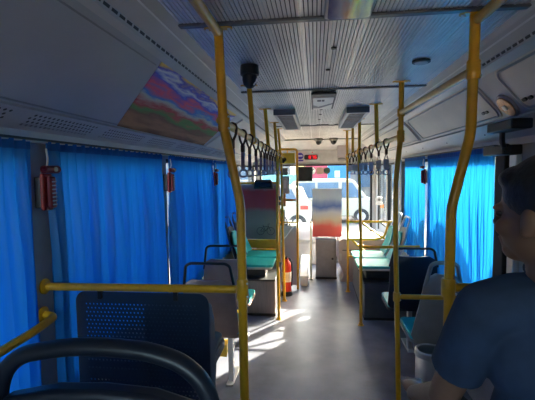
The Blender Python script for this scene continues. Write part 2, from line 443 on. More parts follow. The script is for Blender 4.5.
tag(b.build('duct_lid', M['beige_lid'], bevel=.003), 'pale duct lid beyond the coloured advert on the left', 'lid')
RA, RB = (.852, 2.228), (1.04, 2.018)
rl = [(.40, 2.10, 'beige rounded duct lid with black latch nearest the top right corner'),
      (2.33, 3.95, 'beige rounded duct lid beyond the oval speaker, behind the right near pole'), (4.05, 5.75, 'pale duct lid furthest forward on the right')]
for i, (y0, y1, lb) in enumerate(rl):
    t = thing('duct_lid', lb, 'lid', (.95, (y0+y1)/2, 2.1), group='duct lids on the right')
    slab_on(RA, RB, y0, y1, .04, .93, 0, .008, .05).build('lid_panel', M['beige_lid'], t)
    ring_on(RA, RB, y0+.02, y1-.02, .09, .88, .009, .045, .006).build('rim', mat('rim_grey', (.30, .30, .31), .35), t)
    slab_on(RA, RB, y1-.09 if i != 1 else y0+.14, y1-.055 if i != 1 else y0+.175, .68, .74, .009, .018, .008).build('latch', M['black'], t)
    slab_on(RA, RB, y1-.14 if i != 1 else y0+.10, y1-.11 if i != 1 else y0+.13, .68, .74, .009, .018, .008).build('latch', M['black'], t)
# oval speaker between two lids on the right
t = thing('ceiling_speaker', 'oval amber speaker grille between two duct lids on the right', 'speaker', (.99, 2.215, 2.05))
slab_on(RA, RB, 2.145, 2.285, .48, .98, .0, .012, .068, n=9).build('bezel', mat('rim_grey', (.3, .3, .31)), t, bevel=.003)
slab_on(RA, RB, 2.155, 2.275, .52, .94, .012, .020, .058, n=9).build('grille', M['amber'], t, bevel=.005)
slab_on(RA, RB, 2.20, 2.235, .68, .78, .020, .027, .010).build('emblem', M['pale_print'], t)

# perforated air duct strip above the left curtains, plain on the right
def perforate(A, B, y0, y1, cols, rows, hole, stag=True, skip=None):
    """flat strip in the plane A-B (x,z) along y, with real octagonal holes"""
    b = MB(); A = Vector(A); B = Vector(B)
    dy = (y1-y0)/cols
    for r in range(rows):
        s0, s1 = r/rows, (r+1)/rows
        for c in range(cols):
            ya, yb = y0+c*dy, y0+(c+1)*dy
            P = lambda y, s: (A.x+(B.x-A.x)*s, y, A.y+(B.y-A.y)*s)
            if skip and skip(c, r):
                b.add([P(ya, s0), P(yb, s0), P(yb, s1), P(ya, s1)], [(0, 1, 2, 3)]); continue
            cy, cs = (ya+yb)/2+(dy*.22 if (r % 2 and stag) else -dy*.22 if stag else 0), (s0+s1)/2
            L = (B-A).length; h = hole/2
            outer = [(ya, s0), ((ya+yb)/2, s0), (yb, s0), (yb, cs), (yb, s1), ((ya+yb)/2, s1), (ya, s1), (ya, cs)]
            ang = [225, 270, 315, 0, 45, 90, 135, 180]
            inner = [(cy+h*math.cos(R(a)), cs+h*math.sin(R(a))/L) for a in ang]
            vs = [P(*p) for p in outer]+[P(*p) for p in inner]
            b.add(vs, [(i, (i+1) % 8, 8+(i+1) % 8, 8+i) for i in range(8)])
    return b
t = thing('air_duct', 'grey perforated air duct strip running above the left curtains', 'air duct', (-1.09, 3.1, 1.9))
A_, B_ = (-1.020, 1.990), (-1.128, 1.925)
b = MB(); y = Y0+.05
def qd(A, B, ya, yb):
    b.add([(A[0], ya, A[1]), (A[0], yb, A[1]), (B[0], yb, B[1]), (B[0], ya, B[1])], [(0, 1, 2, 3)])
i = 0; y = -.90
while y < 6.9:
    qd(A_, B_, y, y+.10)
    pb = perforate(A_, B_, y+.10, y+.55, 17, 6, .014, True, lambda c, r: r in (0, 5))
    b.add(pb.v, pb.f); y += .55
b.build('perforated_face', M['grey_panel'], t, smooth=False)
MB().prism([(-1.035, 2.02), (-1.145, 1.955), (-1.16, 1.975), (-1.05, 2.04)], 'Y', Y0, 7).build('duct_back', M['black'], t, smooth=False)
bb = MB().prism([(-1.128, 1.925), (-1.135, 1.885), (-1.176, 1.885), (-1.176, 1.94)], 'Y', Y0, 7.3); bb.prism([(-1.018, 2.004), (-1.012, 1.984), (-1.026, 1.980), (-1.034, 1.995)], 'Y', Y0, 7.3)
bb.build('edge_moulding', M['grey_panel'], t, smooth=False)
t = thing('air_duct', 'plain grey lip with small screws above the right curtains', 'air duct', (1.09, 3.1, 1.9))
bb = MB().prism([(1.028, 2.012), (1.150, 1.925), (1.152, 1.888), (1.176, 1.888), (1.176, 2.03), (1.04, 2.03)], 'Y', Y0, 7.3); bb.build('lip', M['grey_panel'], t, smooth=False)
for y in (2.0, 2.75, 3.5, 4.25, 5.0):
    MB().ell((1.09, y, 1.967), (.006, .006, .006), nu=8, nv=6).build('screw', M['black'], t)
# ------------------------------------------------------------------ curtains
def curtain(xw, sg, y0, y1, z0, z1, label, seed, group):
    rnd = random.Random(seed); ys = [y0]; 
    while ys[-1] < y1-.03: ys.append(min(y1, ys[-1]+(rnd.uniform(.035, .095) if sg < 0 else rnd.uniform(.045, .06))))
    nf = len(ys)-1; cols = []
    for i in range(nf):
        a = rnd.uniform(.015, .034) if sg < 0 else rnd.uniform(.007, .013)
        for kk in range(8):
            u = kk/8; cols.append((ys[i]+(ys[i+1]-ys[i])*u, a*math.sin(2*PI*u), rnd.random() if kk == 0 else 0))
    cols.append((ys[-1], 0, 0)); nz = 12; vs = []; fs = []
    for j in range(nz+1):
        v = j/nz; z = z1+(z0-z1)*v
        amp = .45+.75*min(1, v*2.2)
        for i, (y, a, q) in enumerate(cols):
            w = .004*math.sin(9*v+i*.31+seed); s2 = .006*math.sin(y*31+v*3)*v
            vs.append((xw-sg*(.036+a*amp+w), y+s2, z))
    n = len(cols)
    for j in range(nz):
        for i in range(n-1): fs.append((j*n+i, j*n+i+1, (j+1)*n+i+1, (j+1)*n+i))
    b = MB().add(vs, fs)
    t = thing('curtain', label, 'curtain', (xw-sg*.036, (y0+y1)/2, z0), group=group)
    b.build('cloth', M['curtain'], t)
    # gathered heading band
    h = MB(); vs = []
    for zz in (z1+.004, z1-.035):
        for (y, a, q) in cols: vs.append((xw-sg*(.041+a*.5), y, zz))
    h.add(vs, [(i, i+1, n+i+1, n+i) for i in range(n-1)])
    h.build('heading', mat('blue_heading_tape', (.01, .12, .42), .8, 0, .15, 30), t)
    return t
GL = 'blue curtains along the left windows'; GR = 'blue curtains along the right windows'
curtain(WL, -1, .82, 1.50, .70, 1.888, 'blue curtain nearest on the left, at the picture edge behind the black headrest', 2, GL)
curtain(WL, -1, 1.60, 2.92, .70, 1.888, 'wide blue curtain on the left between the first and second red hammers', 3, GL)
curtain(WL, -1, 3.05, 4.37, .70, 1.888, 'blue curtain on the left between the second and third red hammers', 4, GL)
curtain(WL, -1, 4.46, 5.74, .70, 1.888, 'blue curtain furthest forward on the left beside the teal side seat', 5, GL)
curtain(WR, 1, 2.72, 4.26, .70, 1.888, 'wide blue curtain on the right between the seated passenger and the red hammer', 6, GR)
curtain(WR, 1, 4.36, 5.30, .70, 1.888, 'blue curtain on the right beyond the red hammer, by the teal side seats', 7, GR)
# curtain tracks
for i, (xw, sg, a, c) in enumerate(((WL, -1, 0, 5.8), (WR, 1, 2.7, 5.4))):
    tag(MB().box(*sorted((xw-sg*.02, xw-sg*.055)), a, c, 1.8895, 1.899).build('curtain_track', M['dark'], smooth=False), 'thin dark track above the %s curtains' % ('left' if i == 0 else 'right'), 'curtain track')
# pillar trims between windows
for (xw, sg, a, c) in ((WL, -1, 1.50, 1.672), (WL, -1, 2.955, 3.055), (WL, -1, 4.385, 4.475), (WR, 1, 4.27, 4.36), (WR, 1, 5.66, 6.12), (WR, 1, 6.72, 6.82)):
    struct('trim_%d' % k, MB().box(*sorted((xw, xw-sg*.012)), a, c, .5, 1.885), mat('pillar_light_grey', (.34, .35, .37), .45), smooth=False, bevel=.003); k += 1
struct('trim_%d' % k, MB().box(1.13, 1.18, 2.56, 2.69, .45, 1.888), M['rubber'], smooth=False, bevel=.006); k += 1
struct('trim_%d' % k, MB().box(1.145, 1.18, 2.46, 2.54, .45, 1.888), M['seam'], smooth=False, bevel=.006); k += 1

# ------------------------------------------------------------------ emergency hammers
def hammer(x, sg, y, z, label):
    t = thing('emergency_hammer', label, 'hammer', (x, y, z), group='red emergency hammers on the window pillars')
    X = lambda a, b: sorted((x-sg*a, x-sg*b))
    h = .215
    q = X(0, .02); MB().box(q[0], q[1], y-.030, y+.030, z, z+h*.72).build('bracket', M['red'], t, bevel=.008)
    q = X(.021, .045); MB().box(q[0], q[1], y-.018, y+.018, z+.01, z+h*.66).build('handle', M['red'], t, bevel=.008)
    for kk in range(7):
        q = X(.0455, .0475); MB().box(q[0], q[1], y-.014, y+.014, z+.022+kk*.016, z+.027+kk*.016).build('grip_rib', M['pinkwhite'], t, smooth=False)
    c = (x-sg*.034, y, z+h*.80)
    b = MB().tube([(c[0], y-.045, c[2]), (c[0], y+.045, c[2])], [.016, .016], 12); b.ell((c[0], y-.045, c[2]), (.012, .014, .012)); b.build('head', M['red'], t)
    MB().lathe([(.010, -.003), (.010, .003)], (x-sg*.052, y+.008, c[2]), 'X', 14).build('seal', mat('cream_plastic', (.6, .5, .35)), t)
    b = MB().tube(smooth_path([(x-sg*.02, y-.005, z+h*.86), (x-sg*.03, y-.01, z+h*.98), (x-sg*.02, y-.004, z+h*1.2)], .02), .004, 8); b.build('cord', M['white'], t)
    return t
hammer(WL+.045, -1, 1.565, 1.60, 'red emergency hammer nearest on the left, large by the grey pillar')
hammer(WL+.045, -1, 3.01, 1.60, 'red emergency hammer on the second left pillar')
hammer(WL+.045, -1, 4.43, 1.60, 'red emergency hammer on the third left pillar, beside the bent near pole')
hammer(WR-.045, 1, 4.31, 1.60, 'red emergency hammer on the pillar between the right curtains')
for i, (x, y) in enumerate(((WL, 1.565), (WL, 3.01), (WL, 4.43), (WR, 4.31))):
    sg = -1 if x < 0 else 1
    tag(MB().box(*sorted((x-sg*.014, x-sg*.044)), y-.02, y+.02, 1.61, 1.74).build('hammer_mount', M['dark'], bevel=.003), 'small dark mount block behind a red hammer', 'bracket', 'mounts behind the red hammers')

# ------------------------------------------------------------------ yellow poles and rails
PR = .0165
def flange(t, p, up=True, r=.035):
    z = p[2]
    pr = [(r, -.0), (r, -.006), (.022, -.012), (.020, -.03)] if up else [(r, 0), (r, .006), (.024, .012), (.022, .03)]
    if up:
        MB().rrect(p[0]-.056, p[0]+.056, p[1]-.020, p[1]+.020, .018, z-.007, z-.0005, axis='Z').build('flange', M['yellow'], t, bevel=.002)
        for s in (-.043, .043): MB().ell((p[0]+s, p[1], z-.009), (.007, .007, .004), nu=10, nv=6).build('bolt', M['steel'], t)
        return
    MB().lathe(pr, p, 'Z', 20).build('flange', M['yellow'], t)
    for a in (0, 120, 240):
        MB().lathe([(.004, 0), (.004, -.004 if up else .004)], (p[0]+(r-.008)*math.cos(R(a)), p[1]+(r-.008)*math.sin(R(a)), z+(-.006 if up else .006)), 'Z', 8).build('bolt', M['steel'], t)
def clamp(t, p, ax=(0, 0, 1), l=.05, r=.024):
    p = Vector(p); a = Vector(ax).normalized()*l/2
    MB().tube([p-a, p-a*.85, p+a*.85, p+a], [r*.9, r, r, r*.9], 16).build('clamp', M['yellow'], t)
    s = Vector((r*.9, -r*.5, 0))
    for z in (-.4, .4):
        MB().ell(p+s+Vector((0, 0, l*z*.8)), (.005,)*3, nu=8, nv=6).build('bolt', M['steel'], t)
def pole(pts, label, group, r=PR, top=True, bottom=True, clamps=(), rad=.035):
    t = thing('grab_pole', label, 'pole', pts[0], group=group)
    MB().tube(smooth_path(pts, rad, 8), r, 18).build('tube', M['yellow'], t)
    if top: flange(t, pts[-1], True)
    if bottom: flange(t, pts[0], False)
    for c in clamps: clamp(t, *c)
    return t
GP = 'yellow grab poles standing along the aisle'
pole([(-.294, 1.57, .45), (-.296, 1.57, 1.62), (-.359, 1.57, 1.93), (-.372, 1.57, CZ-.006)], 'nearest bent yellow pole on the left, thick and full height', GP, r=.0185, clamps=(((-.357, 1.57, 1.945), (0, 0, 1), .07), ((-.295, 1.57, 1.275), (0, 0, 1), .085)))
pole([(.501, 1.57, .45), (.508, 1.57, 1.60), (.572, 1.57, 1.88), (.580, 1.57, CZ-.006)], 'nearest bent yellow pole on the right, in front of the seated passenger', GP, r=.0185, clamps=(((.577, 1.57, 2.11), (0, 0, 1), .07), ((.503, 1.57, 1.30), (0, 0, 1), .07, .026)))
pole([(.556, 2.68, .0), (.522, 2.68, 1.35), (.522, 2.68, 1.68), (.549, 2.68, 1.97), (.551, 2.68, CZ-.006)], 'second yellow pole on the right, brightly lit at its foot, with a low side bar', GP, clamps=(((.549, 2.68, 1.965), (0, 0, 1), .075), ((.550, 2.68, 2.115), (0, 0, 1), .05), ((.533, 2.68, .912), (0, 0, 1), .06)))
pole([(.507, 4.51, 0), (.503, 4.51, 1.0), (.483, 4.51, 1.8), (.487, 4.51, CZ-.006)], 'straight yellow pole at the near corner of the teal side seats', GP, clamps=(((.483, 4.51, 1.958), (0, 0, 1), .06), ((.503, 4.51, .90), (0, 0, 1), .05)))
pole([(.465, 5.78, 0), (.459, 5.78, 1.3), (.451, 5.78, CZ-.006)], 'furthest straight yellow pole on the right, behind the teal side seats', GP, clamps=(((.453, 5.78, 1.95), (0, 0, 1), .06), ((.461, 5.78, 1.02), (0, 0, 1), .05)))
pole([(-.434, 4.62, 0), (-.444, 4.62, 1.0), (-.43, 4.62, 1.85), (-.458, 4.62, CZ-.006)], 'slim yellow pole on the left by the steel seat box', GP, clamps=(((-.437, 4.62, 1.955), (0, 0, 1), .06),))
pole([(-.42, 5.3, 0), (-.445, 5.3, 1.9), (-.48, 5.3, CZ-.006)], 'furthest slim yellow pole on the left, behind the steel seat box', GP, clamps=(((-.447, 5.3, 1.955), (0, 0, 1), .06),))
GS = 'short yellow drop posts between ceiling and hand rails'
def post(p0, p1, lb): return pole([p0, p1], lb, GS, bottom=False, clamps=((p0, (0, 1, 0), .06),))
post((-.400, 2.62, 1.955), (-.424, 2.62, CZ-.006), 'first short drop post above the left strap rail, beside the black dome')
post((-.415, 3.61, 1.955), (-.442, 3.61, CZ-.006), 'second short drop post above the left strap rail')
post((.528, 3.54, 1.962), (.519, 3.54, CZ-.006), 'first short drop post above the right strap rail')
post((.482, 5.24, 1.952), (.480, 5.24, CZ-.006), 'second short drop post above the right strap rail, further forward')

def rail(pts, label, group=None, r=PR, rad=.05, name='hand_rail', ends=()):
    t = thing(name, label, 'rail', pts[0], group=group)
    MB().tube(smooth_path(pts, rad, 8), r, 16).build('tube', M['yellow'], t)
    for e, ax in ends:
        MB().lathe([(.034, 0), (.034, .006), (.024, .014)], e, ax, 18).build('end_flange', M['yellow'], t)
        for s in (-.024, .024):
            MB().ell((e[0]+(.007 if e[0] < 0 else -.007), e[1]+(s if ax == 'X' else 0), e[2]), (.004,)*3, nu=8, nv=6).build('bolt', M['steel'], t)
    return t
LR = [(-.372, 1.57, 1.955), (-.40, 2.62, 1.955), (-.437, 4.62, 1.955), (-.447, 5.3, 1.955), (-.455, 5.78, 1.955)]
RR_ = [(.549, 2.68, 1.965), (.528, 3.54, 1.962), (.483, 4.51, 1.956), (.453, 5.78, 1.95)]
rail(LR, 'long yellow overhead rail on the left carrying the hanging straps')
rail(RR_, 'long yellow overhead rail on the right carrying the hanging straps')
rail([(.577, 1.60, 2.11), (.550, 2.66, 2.115)], 'higher yellow overhead rail on the right without straps, between two poles')
rail([(-.372, -.4, 2.285), (-.366, 1.53, 2.285)], 'thick worn yellow rail close under the ceiling at the top left', r=.0185)
rail([(.60, -.4, 2.285), (.585, 1.50, 2.285), (.582, 1.55, 2.285)], 'thick yellow rail close under the ceiling at the top right', r=.0185)
rail([(WL+.014, 1.575, 1.268), (-.32, 1.57, 1.275)], 'level yellow bar from the left wall to the near pole above the perforated seat', ends=(((WL+.014, 1.575, 1.268), 'X'),), r=.0165)
rail([(WL+.095, .5, 1.12), (WL+.095, 1.40, 1.145), (WL+.085, 1.535, 1.152), (WL+.014, 1.555, 1.152)], 'short yellow rail along the left wall behind the black headrest', ends=(((WL+.014, 1.555, 1.152), 'X'),), r=.0165)
rail([(.525, 1.57, 1.30), (.75, 1.57, 1.30), (1.166, 1.57, 1.30)], 'orange-yellow bar from the near right pole, hidden behind the passenger', r=.017)
rail([(.545, 2.68, .912), (1.166, 2.68, .915)], 'bright yellow low bar from the second right pole to the right wall', r=.0165)
# guard rails round the teal side seats
rail([(.515, 4.51, .895), (1.166, 4.51, .905)], 'level yellow bar in front of the teal side seats')
t = thing('guard_rail', 'yellow guard frame with looped bar and diagonal braces before the right window', 'guard rail', (.8, 5.78, .6))
MB().tube([(.475, 5.78, 1.02), (1.166, 5.78, 1.02)], .016, 14).build('top_bar', M['yellow'], t)
MB().tube(smooth_path([(.475, 5.78, .765), (.86, 5.78, .765), (.97, 5.78, .80), (1.03, 5.78, 1.01)], .1), .015, 14).build('loop_bar', M['yellow'], t)
MB().tube([(.65, 5.78, 1.01), (.98, 5.78, .775)], .014, 12).build('brace', M['yellow'], t)
MB().tube([(.52, 5.78, .76), (.80, 5.78, .50)], .014, 12).build('brace', M['yellow'], t)
MB().tube([(.475, 5.78, .52), (.9, 5.78, .50)], .014, 12).build('lower_bar', M['yellow'], t)

# ------------------------------------------------------------------ hanging straps
def strap_proto(kind):
    t = thing('hand_strap', '', 'hand strap', (0, 0, 0))
    # loop over the rail (hangs in the plane across the rail), tapering to the buckle
    pts = [(-.003, 0, -.060), (-.016, 0, -.030), (-.020, 0, .004), (-.013, 0, .017), (0, 0, .021), (.013, 0, .017), (.020, 0, .004), (.016, 0, -.030), (.003, 0, -.060)]
    MB().tube(smooth_path(pts, .012, 3), .0022, 8, ry=.006).build('webbing_loop', M['brown'], t)
    MB().rrect(-.010, .010, -.098, -.058, .006, -.012, .012).build('buckle', M['brown'], t, bevel=.002)
    if kind == 'card':
        for s in (-1, 1): MB().tube([(s*.004, 0, -.096), (s*.015, 0, -.135)], .003, 6).build('cord', M['brown'], t)
        MB().rrect(-.020, .020, -.205, -.130, .006, -.006, .006).build('card_sleeve', M['strap_card'], t, bevel=.002)
        z = -.232
    else:
        MB().rrect(-.010, .010, -.195, -.096, .004, -.005, .005).build('sleeve', M[kind], t, bevel=.002)
        z = -.215
    pts = [(.022*math.cos(R(a)), 0, z+.022*math.sin(R(a))*(1 if math.sin(R(a)) > 0 else .75)) for a in range(0, 360, 20)]
    MB().tube(pts, .0055, 10, closed=True).build('handle', M['ring'], t)
    return t
def place_straps(specs, railpts, protos, group, side):
    used = {}
    for i, (y, kind, rz) in enumerate(specs):
        for a, b in zip(railpts[:-1], railpts[1:]):
            if a[1] <= y <= b[1]:
                u = (y-a[1])/(b[1]-a[1]); p = [a[j]+(b[j]-a[j])*u for j in range(3)]
        o = protos[kind] if kind not in used else copy_tree(protos[kind])
        used[kind] = 1
        o.location = p; o.rotation_euler = (0, 0, rz)
        nice = {'strap_blue': 'navy blue', 'strap_mauve': 'mauve', 'card': 'pale card'}[kind]
        orders = ['nearest', 'second', 'third', 'fourth', 'fifth', 'sixth', 'seventh', 'eighth', 'ninth', 'tenth', 'eleventh', 'twelfth']
        last = i == len(specs)-1
        tag(o, '%s sleeved hand strap, %s along the %s overhead rail' % (nice, 'furthest' if last else orders[i]+(' from the camera' if i else ''), side), 'hand strap', group)
PL = {'strap_blue': strap_proto('strap_blue'), 'strap_mauve': strap_proto('strap_mauve')}
B_, M_ = 'strap_blue', 'strap_mauve'
place_straps([(1.84, B_, .2), (2.15, M_, -.1), (2.42, B_, .15), (2.74, M_, .0), (3.02, M_, .2), (3.28, B_, -.1), (3.50, M_, .1), (3.78, M_, 0), (4.05, B_, .2), (4.35, M_, .1), (4.9, B_, 0)],
             LR, PL, 'hand straps on the left rail', 'left')
PRt = {'card': strap_proto('card')}
place_straps([(3.14, 'card', .1), (3.45, 'card', -.15), (3.80, 'card', .1), (4.10, 'card', 0), (4.38, 'card', .1), (4.75, 'card', -.1), (5.05, 'card', .1), (5.45, 'card', 0)],
             RR_, PRt, 'hand straps on the right rail', 'right')

# ------------------------------------------------------------------ seats
def shell(w_bot, w_top, z0, z1, recl, th=.028, curve=.03, rad=.06, y=0):
    """moulded seat back seen from behind: width changes with height, curved across, top corners round"""
    nu, nv = 14, 14; F = []; Bk = []
    for j in range(nv+1):
        v = j/nv; z = z0+(z1-z0)*v; hw = (w_bot+(w_top-w_bot)*v)/2
        dz = (z1-z)
        if dz < rad: hw -= rad-math.sqrt(max(0, rad*rad-(rad-dz)**2))
        if z-z0 < rad*.5: hw -= (rad*.5-math.sqrt(max(0, (rad*.5)**2-(rad*.5-(z-z0))**2)))*.8
        for i in range(nu+1):
            u = -1+2*i/nu; x = hw*u
            yy = y-recl*v*(z1-z0)-curve*(1-u*u)+curve-.02*math.sin(v*PI)*1.0
            F.append((x, yy, z)); Bk.append((x, yy-th*(1-.5*abs(u)**4), z))
    n = nu+1; m = len(F); vs = F+Bk; fs = []
    for j in range(nv):
        for i in range(nu):
            a = j*n+i; fs.append((a, a+1, a+n+1, a+n)); fs.append((m+a, m+a+n, m+a+n+1, m+a+1))
    for i in range(nu):
        fs.append((i, m+i, m+i+1, i+1)); a = nv*n+i; fs.append((a, a+1, m+a+1, m+a))
    for j in range(nv):
        a = j*n; fs.append((a, a+n, m+a+n, m+a)); a = j*n+nu; fs.append((a, m+a, m+a+n, a+n))
    return MB().add(vs, fs)
def arch(w, z0, z1, recl, zr, r=.014, corner=.08, y=0, inset=0):
    """grab handle arching over the top of a seat back"""
    P = lambda x, z: (x, y-recl*(z-zr)+.008, z)
    hw = w/2
    return MB().tube(smooth_path([P(-hw, z0), P(-hw+.035, z1-.02), P(-hw+.07, z1), P(hw-.07, z1), P(hw-.035, z1-.02), P(hw, z0)], corner, 8), r, 14, ry=r*.8)
def seat(label, loc, rz, sh, handle, w=.44, pan=.45, top=.86, htop=1.03, legs=.45, pad=True, pedestal='steel', group=None, arch_r=.014, teal=None, narrow=.9, recl=.14, ped_x=0):
    t = thing('bus_seat', label, 'seat', loc, rz, group)
    k_ = dict(local=True)
    def B(mb, name, m, bevel=0): return mb.build(name, m, t, bevel=bevel, local=True)
    B(shell(w, w*narrow, pan-.02, top, recl, rad=.07), 'backrest', sh)
    B(arch(w*narrow+.01, top-.10, htop, recl, pan, arch_r), 'grab_handle', handle)
    # cushion: rounded slab with raised rear edge
    c = MB(); ol = rr_outline(-w/2, w/2, .0, .42, .05, 5); c.prism(ol, 'Z', pan-.045, pan-.02)
    B(c, 'seat_pan', sh, bevel=.006)
    c = MB(); c.prism(rr_outline(-w/2+.004, w/2-.004, .005, .435, .05, 6), 'Z', pan-.019, pan+.012)
    B(c, 'cushion', teal or M['teal'], bevel=.008)
    if pad:
        s = shell(w*.86, w*narrow*.84, pan+.03, top-.05, recl, th=.012, rad=.06, y=.016)
        B(s, 'back_pad', teal or M['teal'])
    if legs:
        b = MB(); b.box(ped_x-.02, ped_x+.02, .06, .12, pan-legs, pan-.046); B(b, 'pedestal', M[pedestal], bevel=.004)
        b = MB(); b.box(ped_x-.03, ped_x+.03, .0, .32, pan-legs, pan-legs+.012); B(b, 'foot_plate', M[pedestal], bevel=.003)
        b = MB(); b.box(-w/2+.03, w/2-.03, .12, .17, pan-.07, pan-.046); b.box(-w/2+.03, w/2-.03, .25, .30, pan-.07, pan-.046); B(b, 'cross_bar', M[pedestal], bevel=.003)
    return t
# two single seats on the left, backs to us
def left_seat(loc, lb):
    t = seat(lb, loc, 0, M['shell_brown'], M['dark'], w=.46, top=.90, htop=1.035, pedestal='white', ped_x=.14, group='single brown-backed seats on the left')
    return t
sA = left_seat((-.845, 3.10, 0), 'brown-backed single seat with dark arch handle, nearer of the two on the left')
MB().prism([(.10, .30), (.22, .30), (.10, .20)], 'X', .04, .10).build('yellow_gusset', M['yellow_board'], sA, local=True)
sB = copy_tree(sA); sB.location = (-.885, 3.85, 0); tag(sB, 'brown-backed single seat further forward on the left, by the teal side seat')
# two seats on the right, backs to us
seat('charcoal seat with slotted handle beside the steel bin on the right', (.945, 3.12, 0), 0, M['shell_grey'], M['shell_grey'], w=.44, top=.975, htop=1.06, group='right-hand seats facing forward', arch_r=.019, narrow=.56)
seat('dark navy backed seat with arched handle before the right curtains', (.905, 3.85, 0), 0, M['shell_black'], M['dark'], w=.44, top=.95, htop=1.025, group='right-hand seats facing forward', narrow=.95)
# seat whose perforated back hangs under the level yellow bar
t = thing('bus_seat', 'navy seat with finely perforated back under the level yellow bar', 'seat', (-.76, 1.64, .45))
def perf_back():
    b = MB(); x0, x1, z0, z1 = -1.062, -.455, .70, 1.232
    cols, rows = 30, 25; hx0, hx1, hz0, hz1 = -1.018, -.505, .729, 1.185
    dx = (hx1-hx0)/cols; dz = (hz1-hz0)/rows; hole = .0088
    for Y in (1.634, 1.637):
        for r in range(rows):
            for c in range(cols):
                xa, xb, za, zb = hx0+c*dx, hx0+(c+1)*dx, hz0+r*dz, hz0+(r+1)*dz
                cx = (xa+xb)/2+(dx*.22 if r % 2 else -dx*.22); cz = (za+zb)/2
                o = [(xa, za), ((xa+xb)/2, za), (xb, za), (xb, cz), (xb, zb), ((xa+xb)/2, zb), (xa, zb), (xa, cz)]
                i_ = [(cx+hole/2*math.cos(R(a)), cz+hole/2*math.sin(R(a))) for a in (225, 270, 315, 0, 45, 90, 135, 180)]
                b.add([(p[0], Y, p[1]) for p in o+i_], [(q, (q+1) % 8, 8+(q+1) % 8, 8+q) for q in range(8)])
        # border with rounded top corners
        ol = rr_outline(x0, x1, z0-.2, z1, .045, 6)
        top = [p for p in ol if p[1] > z1-.046]
        # split border into strips
        b.add([(x, Y, z) for x, z in ((x0, z0), (hx0, z0), (hx0, z1-.045), (x0, z1-.045))], [(0, 1, 2, 3)])
        b.add([(x, Y, z) for x, z in ((hx1, z0), (x1, z0), (x1, z1-.045), (hx1, z1-.045))], [(0, 1, 2, 3)])
        b.add([(x, Y, z) for x, z in ((hx0, z0), (hx1, z0), (hx1, hz0), (hx0, hz0))], [(0, 1, 2, 3)])
        b.add([(x, Y, z) for x, z in ((hx0, hz1), (hx1, hz1), (hx1, z1-.045), (hx0, z1-.045))], [(0, 1, 2, 3)])
        b.add([(x, Y, z) for x, z in top], [tuple(range(len(top)))])
    ol = [p for p in rr_outline(x0, x1, z0-.2, z1, .045, 6) if p[1] > z1-.046]
    ol = [(x1, z0)]+ol+[(x0, z0)]
    for p, q in zip(ol, ol[1:]+ol[:1]):
        b.add([(p[0], 1.634, p[1]), (q[0], 1.634, q[1]), (q[0], 1.637, q[1]), (p[0], 1.637, p[1])], [(0, 1, 2, 3)])
    return b
perf_back().build('perforated_back', M['shell_navy'], t, smooth=False)
# padding to the aisle side, bulging past the flat back, with cushion and base
for (x0, x1) in ((-.76, -.450),):
    ol = []
    b = MB(); b.prism([(1.655, .80), (1.76, .72), (1.79, .86), (1.77, 1.08), (1.72, 1.17), (1.655, 1.18)], 'X', x0, x1-.012); b.build('back_pad', mat('slate_blue_pad', (.03, .055, .09), .5), t, bevel=.02)
MB().prism(rr_outline(-1.07, -.48, 1.66, 2.06, .05), 'Z', .82, .87).build('seat_pan', M['shell_navy'], t, bevel=.01)
MB().prism(rr_outline(-1.065, -.49, 1.665, 2.05, .05), 'Z', .871, .90).build('cushion', M['shell_navy'], t, bevel=.008)
MB().box(-.95, -.60, 1.68, 1.90, .45, .819).build('seat_base', M['box_grey'], t, bevel=.006)
for x in (-.945, -.60):
    MB().box(x-.010, x+.010, 1.624, 1.646, 1.20, 1.262).build('clip', M['black'], t, bevel=.003)
# nearest seat: only its headrest handle is in view
t = thing('bus_seat', 'blackish seat right in front of the camera with a broad loop handle', 'seat', (-.44, .78, .45))
def P(x, z, dy=0): return (x, .76+dy, z)
def bowl():
    b = MB(); out = [P(-.69, 1.05), P(-.685, 1.28), P(-.665, 1.335), P(-.62, 1.370), P(-.52, 1.389), P(-.44, 1.393), P(-.34, 1.387), P(-.27, 1.366), P(-.225, 1.325), P(-.205, 1.26), P(-.19, 1.05)]
    b.tube(smooth_path(out, .05, 5), .022, 18, ry=.018); return b
bowl().build('grab_handle', M['shell_black'], t)
b = MB(); poly = [(-.69, .86), (-.69, 1.24), (-.66, 1.278), (-.55, 1.303), (-.44, 1.308), (-.33, 1.302), (-.235, 1.275), (-.20, 1.23), (-.19, .86)]
b.prism(poly, 'Y', .735, .785); b.build('backrest', M['shell_black'], t, bevel=.014)
MB().prism(rr_outline(-.68, -.20, .79, 1.2, .05), 'Z', .86, .90).build('cushion', M['teal'], t, bevel=.01)
MB().box(-.60, -.28, .85, 1.1, .45, .859).build('seat_base', M['box_grey'], t, bevel=.01)
# the passenger's seat
t = thing('bus_seat', 'low dark seat under the seated passenger, hidden below him', 'seat', (.60, 1.02, .45))
MB().prism(rr_outline(.36, .84, .80, 1.24, .05), 'Z', .84, .885).build('cushion', M['teal'], t, bevel=.01)
MB().box(.44, .76, .85, 1.12, .45, .839).build('seat_base', M['box_grey'], t, bevel=.01)
MB().prism(rr_outline(.36, .84, .84, 1.16, .05), 'Y', .765, .795).build('backrest', M['shell_black'], t, bevel=.01)

